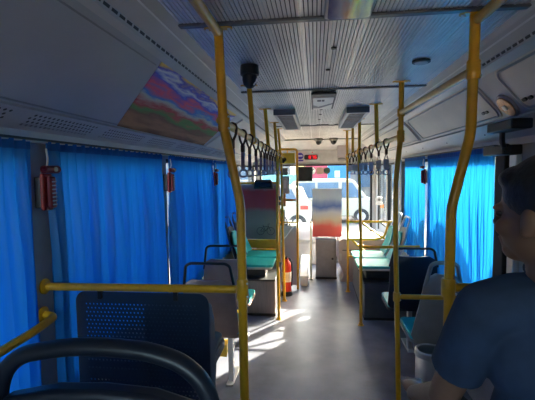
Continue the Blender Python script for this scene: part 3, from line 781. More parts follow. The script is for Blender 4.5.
# teal side seats on boxes over the wheels
def seat_box(name, label, x0, x1, y0, y1, h, m, lid):
    t = thing(name, label, 'seat box', ((x0+x1)/2, (y0+y1)/2, 0))
    MB().box(x0, x1, y0, y1, .0, h-.02).build('cladding', m, t, bevel=.008)
    MB().box(x0-.008, x1+.006, y0-.012, y1+.008, h-.0195, h).build('top_plate', lid, t, bevel=.004)
    MB().box(x0-.004, x1+.004, y0-.006, y1+.004, .0, .03).build('kick_strip', M['rubber'], t, bevel=.002)
    return t
seat_box('wheel_box', 'dark grey box under the teal side seats on the right', .565, 1.165, 4.68, 6.12, .45, M['box_grey'], M['dark'])
seat_box('wheel_box', 'ribbed steel-grey box under the teal side seat on the left', -1.165, -.49, 4.72, 5.66, .45, M['box_steel'], M['dark'])
GSS = 'teal side seats facing the aisle on the right'
r1 = seat('nearer teal side seat with pale back, on the dark box on the right', (.93, 4.97, .150), R(90), M['shell_pale'], M['steel'], w=.45, pan=.46, top=.90, htop=1.03, legs=0, group=GSS, narrow=.72, recl=.34)
r1.name = 'side_seat'
MB().box(-.14, .14, -.02, .33, .302, .414).build('seat_bracket', M['dark'], r1, local=True, bevel=.006)
r2 = copy_tree(r1); r2.location = (.93, 5.47, .150); tag(r2, 'further teal side seat with pale back, on the dark box on the right')
l1 = copy_tree(r1); l1.location = (-.945, 4.96, .150); l1.rotation_euler = (0, 0, R(-90)); tag(l1, 'teal side seat on the left, nearer one, against the blue curtain'); l1['group'] = 'teal side seats facing the aisle on the left'
l2 = copy_tree(l1); l2.location = (-.945, 5.43, .150); tag(l2, 'teal side seat on the left, further one, before the driver partition')
for l in (l1, l2):
    for ch in l.children:
        if ch.name.startswith('backrest') or ch.name.startswith('grab_handle'):
            ch.data = ch.data.copy(); ch.data.materials.clear(); ch.data.materials.append(M['shell_navy'])

# ------------------------------------------------------------------ bin
t = thing('waste_bin', 'round brushed steel bin beside the second right pole', 'bin', (.835, 2.98, 0))
MB().lathe([(.098, 0), (.102, .01), (.102, .40), (.100, .405)], (.835, 2.98, 0), 'Z', 32).build('body', M['steel'], t)
MB().lathe([(.107, .385), (.109, .392), (.107, .425), (.097, .432), (.097, .425)], (.835, 2.98, 0), 'Z', 32).build('rim', M['steel'], t)
MB().lathe([(.094, .405), (.085, .425), (.05, .434), (.01, .436)], (.835, 2.98, 0), 'Z', 32).build('lid', mat('dark_steel', (.16, .16, .17), .3, .8), t)

# ------------------------------------------------------------------ ceiling fittings
t = thing('dome_camera', 'black dome camera hanging from the ribbed ceiling on the left', 'camera', (-.345, 2.16, CZ-.125))
MB().lathe([(.048, CZ-.003), (.050, CZ-.03), (.050, CZ-.052), (.044, CZ-.056)], (-.345, 2.16, 0), 'Z', 24).build('collar', M['dark'], t)
MB().lathe([(.040, CZ-.057), (.040, CZ-.080), (.033, CZ-.105), (.018, CZ-.120), (.004, CZ-.124)], (-.345, 2.16, 0), 'Z', 24).build('dome', M['black'], t)
MB().tube([(-.32, 2.128, CZ-.112), (-.305, 2.128, CZ-.095), (-.302, 2.13, CZ-.08)], .004, 8).build('painted_glint', M['white'], t)  # white tube stands in for a highlight on the black dome
def vent(x0, x1, y0, y1, lb):
    t = thing('ceiling_vent', lb, 'vent', ((x0+x1)/2, (y0+y1)/2, CZ-.06), group='box vents under the ceiling')
    b = MB()
    b.box(x0, x1, y0, y0+.03, CZ-.055, CZ-.004); b.box(x0, x1, y1-.03, y1, CZ-.055, CZ-.004); b.box(x0, x0+.025, y0+.03, y1-.03, CZ-.055, CZ-.004); b.box(x1-.025, x1, y0+.03, y1-.03, CZ-.055, CZ-.004)
    b.build('frame', M['grey_panel'], t, smooth=False)
    MB().box(x0, x1, y0-.004, y0-.0005, CZ-.056, CZ-.006).build('front_edge', mat('slate_edge', (.08, .10, .13), .4), t)
    n = 12
    b = MB()
    for i in range(n):
        y = y0+.05+(y1-y0-.1)*i/(n-1); b.box(x0+.026, x1-.026, y, y+.05, CZ-.052, CZ-.045)
    b.build('louvre', mat('vent_louvre', (.28, .24, .22), .5), t, smooth=False)
vent(-.375, -.175, 3.69, 5.03, 'box vent with louvres on the left half of the ceiling')
vent(.285, .485, 3.69, 5.03, 'box vent with louvres on the right half of the ceiling')
t = thing('ceiling_sign', 'white ceiling sign panel with black print in the middle of the ceiling', 'sign', (.065, 3.2, CZ-.03))
MB().rrect(-.025, .155, 2.90, 3.60, .02, CZ-.030, CZ-.012, axis='Z').build('frame', M['dark'], t, bevel=.004)
MB().rrect(-.012, .142, 3.03, 3.57, .015, CZ-.034, CZ-.0302, axis='Z').build('face', M['pale_print'], t)
b = MB(); b.box(.02, .05, 3.10, 3.17, CZ-.0352, CZ-.0341); b.box(.055, .075, 3.10, 3.17, CZ-.0352, CZ-.0341)
b.build('print', M['dark'], t, smooth=False)
b = MB(); b.prism([(-.012, 3.34), (.03, 3.42), (.142, 3.26), (.142, 3.31), (.04, 3.50), (-.012, 3.50)], 'Z', CZ-.0352, CZ-.0341); b.build('print', mat('grey_print', (.12, .13, .16), .4), t, smooth=False)
t = thing('roof_hatch', 'glossy roof hatch pane with a painted coloured reflection at the top of the picture', 'roof hatch', (.117, 1.2, CZ-.03))
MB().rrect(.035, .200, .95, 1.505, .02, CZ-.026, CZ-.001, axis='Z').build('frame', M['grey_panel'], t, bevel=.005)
MB().rrect(.047, .188, .965, 1.492, .02, CZ-.031, CZ-.0262, axis='Z').build('pane', hatch_reflect_m, t)
for (x, y) in ((.09, 1.917), (.076, 2.316), (.06, 3.78), (.056, 4.10), (.05, 4.50)):
    tag(MB().lathe([(.013, CZ-.008), (.013, CZ-.002)], (x, y, 0), 'Z', 14).build('ceiling_plug', M['black']), 'small round black plug on the ceiling centreline', 'plug', 'plugs in the ceiling')
t = thing('ceiling_lamp', 'small round lamp ring in the blue-lit part of the ceiling', 'lamp', (.555, 2.22, CZ-.01))
MB().lathe([(.046, CZ-.001), (.046, CZ-.012), (.038, CZ-.014)], (.555, 2.22, 0), 'Z', 24).build('ring', M['dark'], t)
MB().lathe([(.034, CZ-.014), (.030, CZ-.018), (.004, CZ-.020)], (.555, 2.22, 0), 'Z', 24).build('lens', M['grey_panel'], t)

# camera on an arm above the passenger
t = thing('surveillance_camera', 'black camera box on a bracket arm above the passenger, at the right edge', 'camera', (1.12, 2.42, 1.9))
MB().box(.935, 1.035, 2.06, 2.34, 1.940, 1.990).build('housing', M['black'], t, bevel=.008)
MB().tube([(.99, 2.28, 1.945), (1.0, 2.30, 1.89), (1.04, 2.36, 1.855)], .014, 12).build('arm', M['black'], t)
MB().box(1.02, 1.125, 2.34, 2.60, 1.825, 1.880).build('bracket', M['black'], t, bevel=.008)
MB().lathe([(.020, 2.325), (.024, 2.335), (.024, 2.339)], (1.04, 0, 1.862), 'Y', 16).build('lens', M['screen'], t)

# ------------------------------------------------------------------ front of the bus
struct('trim_%d' % k, MB().prism([(7.30, 2.318), (7.22, 2.30), (7.60, 2.14), (7.62, 1.90), (7.60, 1.86), (8.0, 1.86), (8.0, 2.40), (7.30, 2.40)], 'X', WL, WR), mat('front_header_grey', (.50, .49, .47), .5), smooth=False); k += 1
struct('trim_%d' % k, MB().box(WL, WR, 7.585, 7.60, 1.845, 1.875), M['dark'], smooth=False); k += 1
t = thing('header_panel', 'pale service panel over the windscreen carrying the display', 'panel', (-.13, 7.58, 1.93))
MB().box(-.52, .09, 7.582, 7.596, 1.925, 2.125).build('plate', mat('pale_service_panel', (.56, .53, .50), .5), t, bevel=.004)
MB().ell((-.05, 7.58, 2.10), (.012, .006, .012)).build('lock', M['redbright'], t)
t = thing('led_display', 'black display with red lit digits over the windscreen', 'display', (-.05, 7.57, 1.97))
MB().rrect(-.20, .05, 1.965, 2.055, .03, 7.552, 7.580).build('case', M['black'], t, bevel=.004)
SEG = {'8': 'abcdefg', '7': 'abc', '6': 'acdefg', '0': 'abcdef'}
def digit(b, ch, x, z, w=.038, h=.056, s=.008, y=7.548):
    q = {'a': (x, x+w, z+h-s, z+h), 'd': (x, x+w, z, z+s), 'g': (x, x+w, z+h/2-s/2, z+h/2+s/2), 'f': (x, x+s, z+h/2, z+h), 'e': (x, x+s, z, z+h/2), 'b': (x+w-s, x+w, z+h/2, z+h), 'c': (x+w-s, x+w, z, z+h/2)}
    for c in SEG[ch]:
        a = q[c]; b.box(a[0], a[1], y, y+.004, a[2], a[3])
b = MB(); digit(b, '8', -.115, 1.982); digit(b, '7', -.062, 1.982); digit(b, '6', -.010, 1.982); b.build('digits', M['led'], t, smooth=False)
t = thing('badge', 'round purple badge with a white bar beside the red display', 'badge', (-.28, 7.57, 2.0))
MB().lathe([(.062, 7.570), (.062, 7.581)], (-.275, 0, 2.035), 'Y', 28).build('disc', M['purple'], t)
MB().box(-.318, -.232, 7.566, 7.5695, 2.026, 2.046).build('bar', M['white'], t)
MB().box(-.34, -.215, 7.566, 7.581, 1.935, 1.962).build('plate', M['purple'], t)
for x in (.065, .325):
    t = thing('dome_camera', 'small dark dome camera under the front ceiling, %s of the pair' % ('left' if x < .2 else 'right'), 'camera', (x, 7.14, 2.2), group='pair of small domes at the front')
    MB().lathe([(.075, CZ-.001), (.078, CZ-.03), (.062, CZ-.05)], (x, 7.14, 0), 'Z', 20).build('collar', mat('taupe_plastic', (.16, .14, .12)), t)
    MB().lathe([(.055, CZ-.051), (.048, CZ-.085), (.02, CZ-.112), (.004, CZ-.115)], (x, 7.14, 0), 'Z', 20).build('dome', M['black'], t)
t = thing('monitor', 'pale boxy monitor hanging at the right end of the front header', 'monitor', (.49, 7.5, 1.95))
MB().box(.41, .58, 7.44, 7.578, 1.99, 2.27).build('case', M['pinkwhite'], t, bevel=.01)
MB().box(.42, .60, 7.44, 7.578, 1.93, 1.985).build('lower_box', M['shell_grey'], t, bevel=.01)
# screen and stickers on the windscreen
t = thing('route_screen', 'black screen hanging in the left of the windscreen', 'screen', (-.19, 7.5, 1.56))
MB().box(-.335, -.045, 7.50, 7.54, 1.56, 1.835).build('case', M['black'], t, bevel=.006)
MB().box(-.32, -.06, 7.494, 7.499, 1.575, 1.82).build('glass', M['screen'], t)
MB().tube([(-.19, 7.545, 1.83), (-.19, 7.56, 1.86)], .012, 8).build('hanger', M['dark'], t)
t = thing('windscreen_sticker', 'round white sticker with a dark stroke on the windscreen', 'sticker', (-.06, 7.96, 1.74))
MB().lathe([(.072, 8.018), (.072, 8.024)], (-.060, 0, 1.755), 'Y', 24).build('disc', M['white'], t)
MB().tube([(-.10, 8.012, 1.735), (-.05, 8.012, 1.76), (-.025, 8.012, 1.79)], .008, 8).build('stroke', M['dark'], t)
tag(MB().rrect(.03, .17, 1.69, 1.82, .02, 8.018, 8.024).build('windscreen_sticker', M['shell_brown']), 'dark square sticker on the windscreen next to the round one', 'sticker')
tag(MB().lathe([(.065, 8.018), (.065, 8.024)], (.235, 0, 1.755), 'Y', 24).build('windscreen_sticker', mat('dark_green_print', (.03, .06, .04))), 'dark green round sticker on the windscreen', 'sticker')
# dashboard
t = thing('dashboard', 'grey driver dashboard below the windscreen', 'dashboard', (-.4, 7.6, 0))
MB().prism([(7.98, 0), (7.98, .72), (7.55, .74), (7.28, .62), (7.22, .50), (7.35, .42), (7.45, 0)], 'X', -1.14, .05).build('cowl', M['grey_panel'], t, bevel=.02)
MB().prism([(7.98, 0), (7.98, .50), (7.62, .47), (7.55, .25), (7.60, 0)], 'X', .06, 1.14).build('nearside_cowl', M['pillar'], t, bevel=.02)
MB().prism([(7.50, .745), (7.50, .84), (7.36, .78), (7.34, .68)], 'X', -.95, -.45).build('instrument_hood', M['black'], t, bevel=.01)
t = thing('steering_wheel', 'large black steering wheel in front of the driver seat', 'steering wheel', (-.70, 7.1, .75))
c = Vector((-.70, 7.08, .82)); a1 = Vector((1, 0, 0)); a2 = Vector((0, -.75, -.35)).normalized() ; a2 = Vector((0, -math.cos(R(38)), -math.sin(R(38))))*-1
rim = [c+a1*.22*math.cos(R(q))+a2*.22*math.sin(R(q)) for q in range(0, 360, 15)]
MB().tube(rim, .015, 10, closed=True).build('rim', M['black'], t)
nrm = a1.cross(a2)
b = MB()
for q in (90, 210, 330): b.tube([c+nrm*(-.02 if nrm.z > 0 else .02), c+a1*.21*math.cos(R(q))+a2*.21*math.sin(R(q))], .011, 8)
b.build('spokes', M['black'], t)
b = MB().tube([c-nrm*(.0 if nrm.z > 0 else .0), c+Vector((0, .20, -.32))], .03, 12); b.build('column', M['dark'], t)
# driver seat
t = thing('bus_seat', 'black driver seat with headrest behind the yellow gate', 'seat', (-.70, 6.4, 0))
MB().box(-.90, -.50, 6.25, 6.70, 0, .38).build('base', M['dark'], t, bevel=.02)
MB().box(-.94, -.46, 6.22, 6.74, .385, .50).build('cushion', M['black'], t, bevel=.04)
s = MB().prism([(6.18, .50), (6.30, .50), (6.22, 1.18), (6.10, 1.16)], 'X', -.93, -.47); s.build('backrest', M['black'], t, bevel=.03)
MB().box(-.82, -.58, 6.07, 6.17, 1.22, 1.42).build('headrest', M['black'], t, bevel=.03)
for x in (-.76, -.64): MB().tube([(x, 6.13, 1.14), (x, 6.12, 1.24)], .007, 8).build('headrest_rod', M['steel'], t)
# partition behind the driver
t = thing('driver_partition', 'yellow-framed partition with red and grey advert behind the driver', 'partition', (-.85, 5.76, 0))
b = MB(); yp = 5.80
for x in (-1.15, -.545): b.tube([(x, yp, .0), (x, yp, 1.60)], .018, 12)
b.build('upright', M['yellow'], t)
for i_, z in enumerate((1.585, .60)):
    MB().tube([(-1.15, yp, z), (-.545, yp, z)], .016, 12).build('cross_bar', M['yellow'], t)
MB().box(-1.13, -.565, yp-.012, yp+.012, .76, 1.565).build('advert_board', poster2_m, t, smooth=False)
MB().box(-1.13, -.565, yp-.012, yp+.012, .63, .755).build('yellow_kick_board', M['yellow'], t, smooth=False)
MB().box(-1.13, -.565, yp-.012, yp+.012, .02, .58).build('lower_board', M['box_grey'], t, smooth=False)
# line drawing of a bicycle on the board
b = MB(); cy = yp-.015
for cx in (-.80, -.65):
    b.tube([(cx+.055*math.cos(R(a)), cy, .88+.055*math.sin(R(a))) for a in range(0, 360, 24)], .004, 6, closed=True)
for p, q in (((-.80, .88), (-.755, .95)), ((-.755, .95), (-.68, .95)), ((-.68, .95), (-.65, .88)), ((-.755, .95), (-.725, .88)), ((-.725, .88), (-.68, .95)), ((-.80, .88), (-.725, .88)), ((-.68, .95), (-.69, .985)), ((-.69, .985), (-.66, .985)), ((-.755, .95), (-.765, .975))):
    b.tube([(p[0], cy, p[1]), (q[0], cy, q[1])], .004, 6)
b.build('bicycle_print', M['dark'], t)
t = thing('monitor', 'dark slanted monitor on top of the partition behind the driver', 'monitor', (-.76, 5.72, 1.60))
MB().prism([(-.88, 1.505), (-.60, 1.505), (-.615, 1.60), (-.64, 1.635), (-.85, 1.635), (-.87, 1.60)], 'Y', 5.70, 5.78).build('case', M['dark'], t, bevel=.006)
MB().box(-.865, -.625, 5.693, 5.699, 1.525, 1.60).build('screen', M['screen'], t)
# yellow gate frame with sign
t = thing('driver_gate', 'tall yellow tubular gate frame beside the driver', 'gate', (-.4, 5.85, 0))
MB().tube(smooth_path([(-.262, 5.86, .0), (-.258, 5.86, 2.07), (-.53, 5.86, 2.07), (-.535, 5.86, .0)], .05), .018, 14).build('frame', M['yellow'], t)
MB().tube([(-.262, 5.86, 1.0), (-.53, 5.86, 1.0)], .012, 10).build('cross_bar', M['yellow'], t)
for x, z in ((-.40, 2.04),): MB().tube([(x, 5.86, 2.06), (x, 5.86, 2.0)], .008, 8).build('hanger', M['yellow'], t)
MB().box(-.515, -.28, 5.852, 5.868, .06, .95).build('lower_panel', M['grey_panel'], t, bevel=.004)
MB().tube(smooth_path([(-.50, 5.84, .72), (-.44, 5.80, .78), (-.33, 5.80, .93), (-.28, 5.84, .98)], .04), .008, 8).build('latch_bar', M['white'], t)
t = thing('warning_sign', 'yellow sign with a black raised fist hanging in the driver gate', 'sign', (-.40, 5.84, 1.86))
MB().box(-.525, -.285, 5.822, 5.838, 1.865, 2.015).build('board', M['yellow_board'], t, bevel=.003)
b = MB()
for i_ in range(4): b.rrect(-.478+i_*.016, -.465+i_*.016, 1.918, 1.955-.004*abs(i_-1), .005, 5.817, 5.8215)
b.rrect(-.480, -.425, 1.890, 1.925, .01, 5.817, 5.8215); b.rrect(-.472, -.440, 1.872, 1.893, .004, 5.817, 5.8215); b.rrect(-.425, -.410, 1.905, 1.935, .005, 5.817, 5.8215)
b.build('fist_print', M['black'], t)
t = thing('ticket_reader', 'pale grey device with a dark top mounted in the driver gate', 'ticket reader', (-.43, 5.95, 1.45))
MB().box(-.50, -.38, 5.90, 5.96, 1.42, 1.68).build('case', M['grey_panel'], t, bevel=.008)
MB().box(-.50, -.40, 5.90, 5.96, 1.695, 1.80).build('head', M['shell_grey'], t, bevel=.008)
MB().rrect(-.462, -.420, 1.50, 1.62, .012, 5.894, 5.8995).build('window', M['white'], t)
t = thing('gate_handle', 'orange cross-shaped handle on the driver gate', 'handle', (-.36, 5.84, 1.2))
b = MB().tube([(-.49, 5.835, 1.335), (-.28, 5.835, 1.33)], [.020, .014], 10); b.build('arm', M['orange'], t)
MB().tube([(-.445, 5.835, 1.24), (-.445, 5.835, 1.43)], .018, 10).build('upright', M['orange'], t)
MB().lathe([(.03, 5.815), (.03, 5.835)], (-.51, 0, 1.36), 'Y', 16).build('knob', M['black'], t)
MB().lathe([(.026, 5.815), (.026, 5.835)], (-.51, 0, 1.28), 'Y', 16).build('knob', M['black'], t)
# fire extinguisher
t = thing('fire_extinguisher', 'red fire extinguisher with black foot at the end of the steel box', 'fire extinguisher', (-.43, 5.52, 0))
MB().lathe([(.062, .035), (.066, .06), (.066, .42), (.055, .47), (.028, .50), (.022, .53)], (-.405, 5.56, 0), 'Z', 24).build('cylinder', M['redbright'], t)
MB().lathe([(.075, 0), (.078, .02), (.070, .06), (.067, .062)], (-.405, 5.56, 0), 'Z', 24).build('foot', M['black'], t)
MB().box(-.42, -.39, 5.50, 5.60, .53, .555).build('lever', M['black'], t, bevel=.004)
MB().tube(smooth_path([(-.375, 5.53, .54), (-.33, 5.50, .50), (-.325, 5.50, .30), (-.335, 5.51, .15)], .04), .009, 8).build('hose', M['rubber'], t)
MB().lathe([(.0675, .20), (.0675, .34)], (-.405, 5.56, 0), 'Z', 24).build('paper_band', M['pale_print'], t)
# front cabinet and notice board
t = thing('front_cabinet', 'grey metal cabinet with a door at the front of the aisle', 'cabinet', (.16, 6.6, 0))
MB().box(.005, .335, 6.43, 6.78, .035, .66).build('body', mat('cabinet_grey', (.24, .235, .24), .4, .3), t, bevel=.006)
MB().box(.0, .34, 6.44, 6.78, 0, .034).build('plinth', M['black'], t)
d_ = MB().box(.025, .30, 6.418, 6.429, .06, .64).build('door', mat('cabinet_door_grey', (.28, .27, .275), .35, .3), t, bevel=.003)
MB().lathe([(.016, 6.404), (.018, 6.417)], (.272, 0, .34), 'Y', 14).build('lock', M['black'], d_)
t = thing('notice_board', 'standing notice board with blue, beige and red print above the grey cabinet', 'notice board', (.2, 6.6, .66))
MB().box(-.045, .43, 6.60, 6.625, .665, 1.46).build('board', poster3_m, t, smooth=False)
for x in (.03, .31): MB().box(x-.012, x+.012, 6.626, 6.65, .661, 1.3).build('strut', M['steel'], t, bevel=.002)
pl_ = thing('grab_pole', 'short pale post at the left edge of the grey cabinet', 'pole', (-.07, 6.38, 0))
MB().tube([(-.07, 6.4, 0), (-.07, 6.4, .95)], .015, 12).build('tube', mat('pale_yellow_tube', (.62, .55, .35), .35), pl_)
MB().lathe([(.032, 0), (.032, .006), (.02, .02)], (-.07, 6.4, 0), 'Z', 16).build('flange', M['steel'], pl_)
# white wheel housing on the right of the cabinet
t = thing('wheel_housing', 'pinkish white curved wheel housing right of the grey cabinet', 'wheel housing', (.7, 6.6, 0))
ol = [(.38, .0), (.44, .10), (.40, .22), (.36, .30), (.36, .64), (.42, .68), (1.165, .68), (1.165, 0)]
MB().prism(ol, 'Y', 6.30, 7.10).build('cover', M['pinkwhite'], t, bevel=.012)
MB().rrect(.375, .41, .34, .45, .01, 6.290, 6.299).build('switch', M['grey_panel'], t)
MB().box(.42, 1.0, 6.288, 6.299, .50, .51).build('ledge', M['dark'], t)
# low white box left of the aisle front, bag-like bright step cover
t = thing('step_cover', 'white step cover beside the foot of the driver gate', 'step cover', (-.17, 6.2, 0))
MB().prism([(6.0, 0), (6.0, .16), (6.35, .30), (6.9, .30), (6.9, 0)], 'X', -.235, -.11).build('cover', M['white'], t, bevel=.01)
# card reader on a dark pole by the front door
t = thing('card_reader', 'white round-faced card reader on a thin dark post by the front door', 'card reader', (1.06, 6.9, 1.1))
MB().tube([(1.075, 6.98, .745), (1.075, 6.98, 1.85)], .014, 10).build('post', M['dark'], t)
MB().rrect(1.02, 1.13, 1.16, 1.20, .01, 6.93, 6.96).build('tray', M['white'], t, bevel=.003)
MB().lathe([(.055, 6.93), (.058, 6.945), (.05, 6.965)], (1.075, 0, 1.25), 'Y', 20).build('case', M['white'], t)
MB().lathe([(.022, 6.921), (.022, 6.929)], (1.075, 0, 1.25), 'Y', 16).build('face', M['shell_grey'], t)

# ------------------------------------------------------------------ the passenger
def passenger():
    t = thing('person', 'seated passenger in a navy T-shirt seen from behind, head turned left', 'person', (.58, 1.0, .45))
    hc = Vector((.508, .948, 1.66)); fw = Vector((-.56, .83, -.04)).normalized(); lf = Vector((0, 0, 1)).cross(fw).normalized(); up = fw.cross(lf)
    rot = Matrix((fw, lf, up)).transposed()
    H = lambda f, l, u: hc+fw*f+lf*l+up*u
    sh_l, el_l, wr_l = (.400, .985, 1.415), (.345, 1.10, 1.135), (.335, 1.37, .985)
    sh_r, el_r, wr_r = (.775, .985, 1.405), (.84, 1.07, 1.13), (.74, 1.33, .985)
    hs = hc+Vector((-.01, 0, .115))
    b = MB()
    # skull, jaw, face
    b.ell(H(-.012, 0, .030), (.094, .074, .085), rot, 28, 18)
    b.ell(H(.022, 0, -.03), (.066, .060, .075), rot, 24, 16)
    b.ell(H(.052, 0, -.078), (.036, .036, .026), rot)
    b.ell(H(.078, 0, .012), (.016, .052, .012), rot)
    b.limb([H(.080, 0, .010), H(.100, 0, -.022)], [.010, .013], 10)
    for s in (-1, 1):
        b.ell(H(.092, s*.013, -.026), (.010, .008, .007), rot, 12, 8)
        b.ell(H(-.008, s*.073, -.015), (.018, .010, .030), rot, 14, 10)
        b.ell(H(-.002, s*.077, -.032), (.010, .008, .012), rot, 12, 8)
        b.ell(H(.055, s*.040, -.028), (.026, .022, .022), rot, 14, 10)
    b.ell(H(.082, 0, -.053), (.014, .026, .0065), rot, 14, 8); b.ell(H(.080, 0, -.064), (.013, .022, .0065), rot, 14, 8)
    b.v = [tuple(hs+(Vector(v)-hs)*1.10) for v in b.v]
    # neck and trunk
    b.limb([H(-.022, 0, -.05), (.535, .955, 1.50), (.560, .975, 1.43)], [.056, .058, .075])
    b.ell((.585, .975, 1.30), (.17, .10, .16)); b.ell((.585, .975, 1.12), (.15, .10, .17)); b.ell((.585, .99, .97), (.165, .12, .095))
    b.limb([(.56, .965, 1.44), sh_l], [.07, .055]); b.limb([(.59, .965, 1.44), sh_r], [.07, .055])
    for a, e, w in ((sh_l, el_l, wr_l), (sh_r, el_r, wr_r)): b.limb([a, e, w], [.052, .040, .027])
    # thighs, shins, feet
    for s, x in ((-1, .47), (1, .69)):
        b.limb([(x, .99, .955), (x+s*.03, 1.40, .925), (x+s*.03, 1.40, .56), (x+s*.03, 1.38, .53)], [.085, .062, .042, .042])
        b.ell((x+s*.03, 1.40, .497), (.043, .115, .035))
    # hands resting on the thighs, five fingers curled over the knees
    for wr, s in ((wr_l, 1), (wr_r, -1)):
        w = Vector(wr); d = Vector((.12*s, 1, -.12)).normalized(); sd = Vector((s*1, -.12, 0)).normalized()
        b.ell(w+d*.050, (.034, .048, .016))
        for q, (off, ln) in enumerate(((-.030, .058), (-.010, .070), (.010, .076), (.029, .068))):
            p0 = w+d*.085+sd*(-off if True else off); p1 = p0+d*ln*.45+up*.004; p2 = p1+d*ln*.32-up*.012; p3 = p2+d*ln*.15-up*.016
            b.limb([w+d*.05+sd*(-off*.8), p0, p1, p2, p3], [.010, .0095, .009, .008, .0075], 8)
        th = w+d*.030+sd*.026
        b.limb([w+d*.015+sd*.012, th, th+d*.028+sd*.024, th+d*.056+sd*.030-up*.006], [.013, .012, .010, .009], 8)
    b.build('body', M['skin'], t, voxel=.005)
    # eyes and hair
    for s in (-1, 1): MB().ell(hs+(H(.076, s*.030, .0)-hs)*1.10, (.012, .012, .009), rot, 12, 8).build('eye', M['brown'], t)
    h = MB(); h.ell(H(-.020, 0, .040), (.100, .081, .086), rot, 28, 18); h.ell(H(-.050, 0, -.005), (.070, .074, .065), rot, 24, 14); h.ell(H(-.068, 0, -.045), (.040, .055, .035), rot, 20, 12)
    h.ell(H(.045, 0, .072), (.040, .062, .030), rot, 20, 12)
    h.v = [tuple(hs+(Vector(v)-hs)*1.10) for v in h.v]
    h.build('hair', M['hair'], t, voxel=.005)
    # T-shirt: follows the trunk and upper arms, open at neck and cuffs
    s_ = MB()
    s_.limb([(.548, .962, 1.475), (.560, .970, 1.44)], [.072, .085])
    s_.ell((.585, .975, 1.31), (.188, .120, .165), None, 28, 16); s_.ell((.585, .97, 1.14), (.172, .122, .20), None, 28, 16); s_.ell((.585, .985, .995), (.185, .138, .10), None, 28, 14)
    s_.limb([(.545, .965, 1.430), (.47, .975, 1.435), sh_l], [.085, .073, .068]); s_.limb([(.60, .965, 1.430), (.70, .975, 1.43), sh_r], [.085, .073, .068])
    for a, e in ((sh_l, el_l), (sh_r, el_r)):
        a = Vector(a); e = Vector(e); d = (e-a)
        c = a+d*.66
        s_.tube([a, a+d*.3, a+d*.5, c], [.068, .068, .066, .066], 20)
    s_.build('t_shirt', M['shirt'], t, voxel=.006)
    c = MB()
    pts = [(.553+.066*math.cos(R(q)), .966+.062*math.sin(R(q)), 1.512+.012*math.sin(R(q))) for q in range(0, 360, 15)]
    c.tube(pts, .009, 10, closed=True); c.build('collar', M['shirt'], t)
    p_ = MB(); p_.ell((.585, .995, .965), (.190, .140, .082), None, 24, 12)
    for s, x in ((-1, .47), (1, .69)): p_.limb([(x, .99, .962), (x+s*.03, 1.40, .930), (x+s*.03, 1.432, .60)], [.092, .074, .060])
    p_.build('trousers', M['trousers'], t, voxel=.008)
    for s, x in ((-1, .47), (1, .69)):
        q = MB(); q.ell((x+s*.03, 1.40, .500), (.050, .130, .045)); q.box(x+s*.03-.045, x+s*.03+.045, 1.29, 1.51, .452, .475)
        q.build('shoe', M['black'], t, voxel=.006)
passenger()

# ------------------------------------------------------------------ outside
GZ = -.35
struct('ground', MB().box(-60, 60, -40, 90, GZ-.2, GZ), M['asphalt'], smooth=False)
def vehicle(name, label, cat, prof, cabin, wheels, y0, y1, zs=0, glass=(), lights=()):
    xs = [p[0] for p in prof]
    t = thing(name, label, cat, ((min(xs)+max(xs))/2, (y0+y1)/2, GZ))
    MB().prism(prof, 'Y', y0, y1).build('body', M['carwhite'], t, bevel=.06)
    for q in glass:
        MB().prism(q, 'Y', y0-.012, y0-.001).build('side_window', M['carglass'], t, bevel=.004)
    MB().prism(cabin, 'Y', y0+.05, y1-.05).build('cabin', M['carwhite'], t, bevel=.06)
    for (x, r) in wheels:
        for ya, yb in ((y0-.03, y0+.17), (y1-.17, y1+.03)):
            w = MB().lathe([(r*.7, ya), (r, ya+.02), (r, yb-.02), (r*.7, yb)], (x, 0, GZ+r), 'Y', 28).build('wheel', M['tyre'], t)
            MB().lathe([(r*.55, ya-.008), (r*.58, ya+.01)], (x, 0, GZ+r), 'Y', 20).build('hub_cap', M['hub'], w)
    for (x0, x1, z0, z1, m) in lights:
        MB().box(x0, x1, y0-.014, y0-.001, z0, z1).build('light', m, t, bevel=.003)
    return t
# white minivan facing right
z = GZ
body = [(-1.0, z+.28), (2.55, z+.28), (2.68, z+.45), (2.66, z+.78), (2.30, z+.95), (2.02, z+1.02), (-1.0, z+1.02), (-1.06, z+.7)]
cab = [(-.98, z+1.0), (2.05, z+1.0), (1.55, z+1.68), (1.40, z+1.76), (-.7, z+1.76), (-.92, z+1.66)]
gl = [[(1.02, z+1.04), (1.86, z+1.04), (1.46, z+1.62), (1.06, z+1.64)], [(.10, z+1.04), (.92, z+1.04), (.92, z+1.64), (.10, z+1.64)], [(-.80, z+1.04), (0, z+1.04), (0, z+1.64), (-.72, z+1.62)]]
van = vehicle('minivan', 'white minivan facing right outside the windscreen', 'van', body, cab, ((1.80, .30), (-.35, .30)), 16.0, 17.6, glass=gl, lights=((2.50, 2.66, z+.62, z+.76, M['orange']), (-1.0, -.92, z+.65, z+.85, M['redbright'])))
for ch in van.children:
    if ch.name.startswith('side_window'): ch.location.y += .04
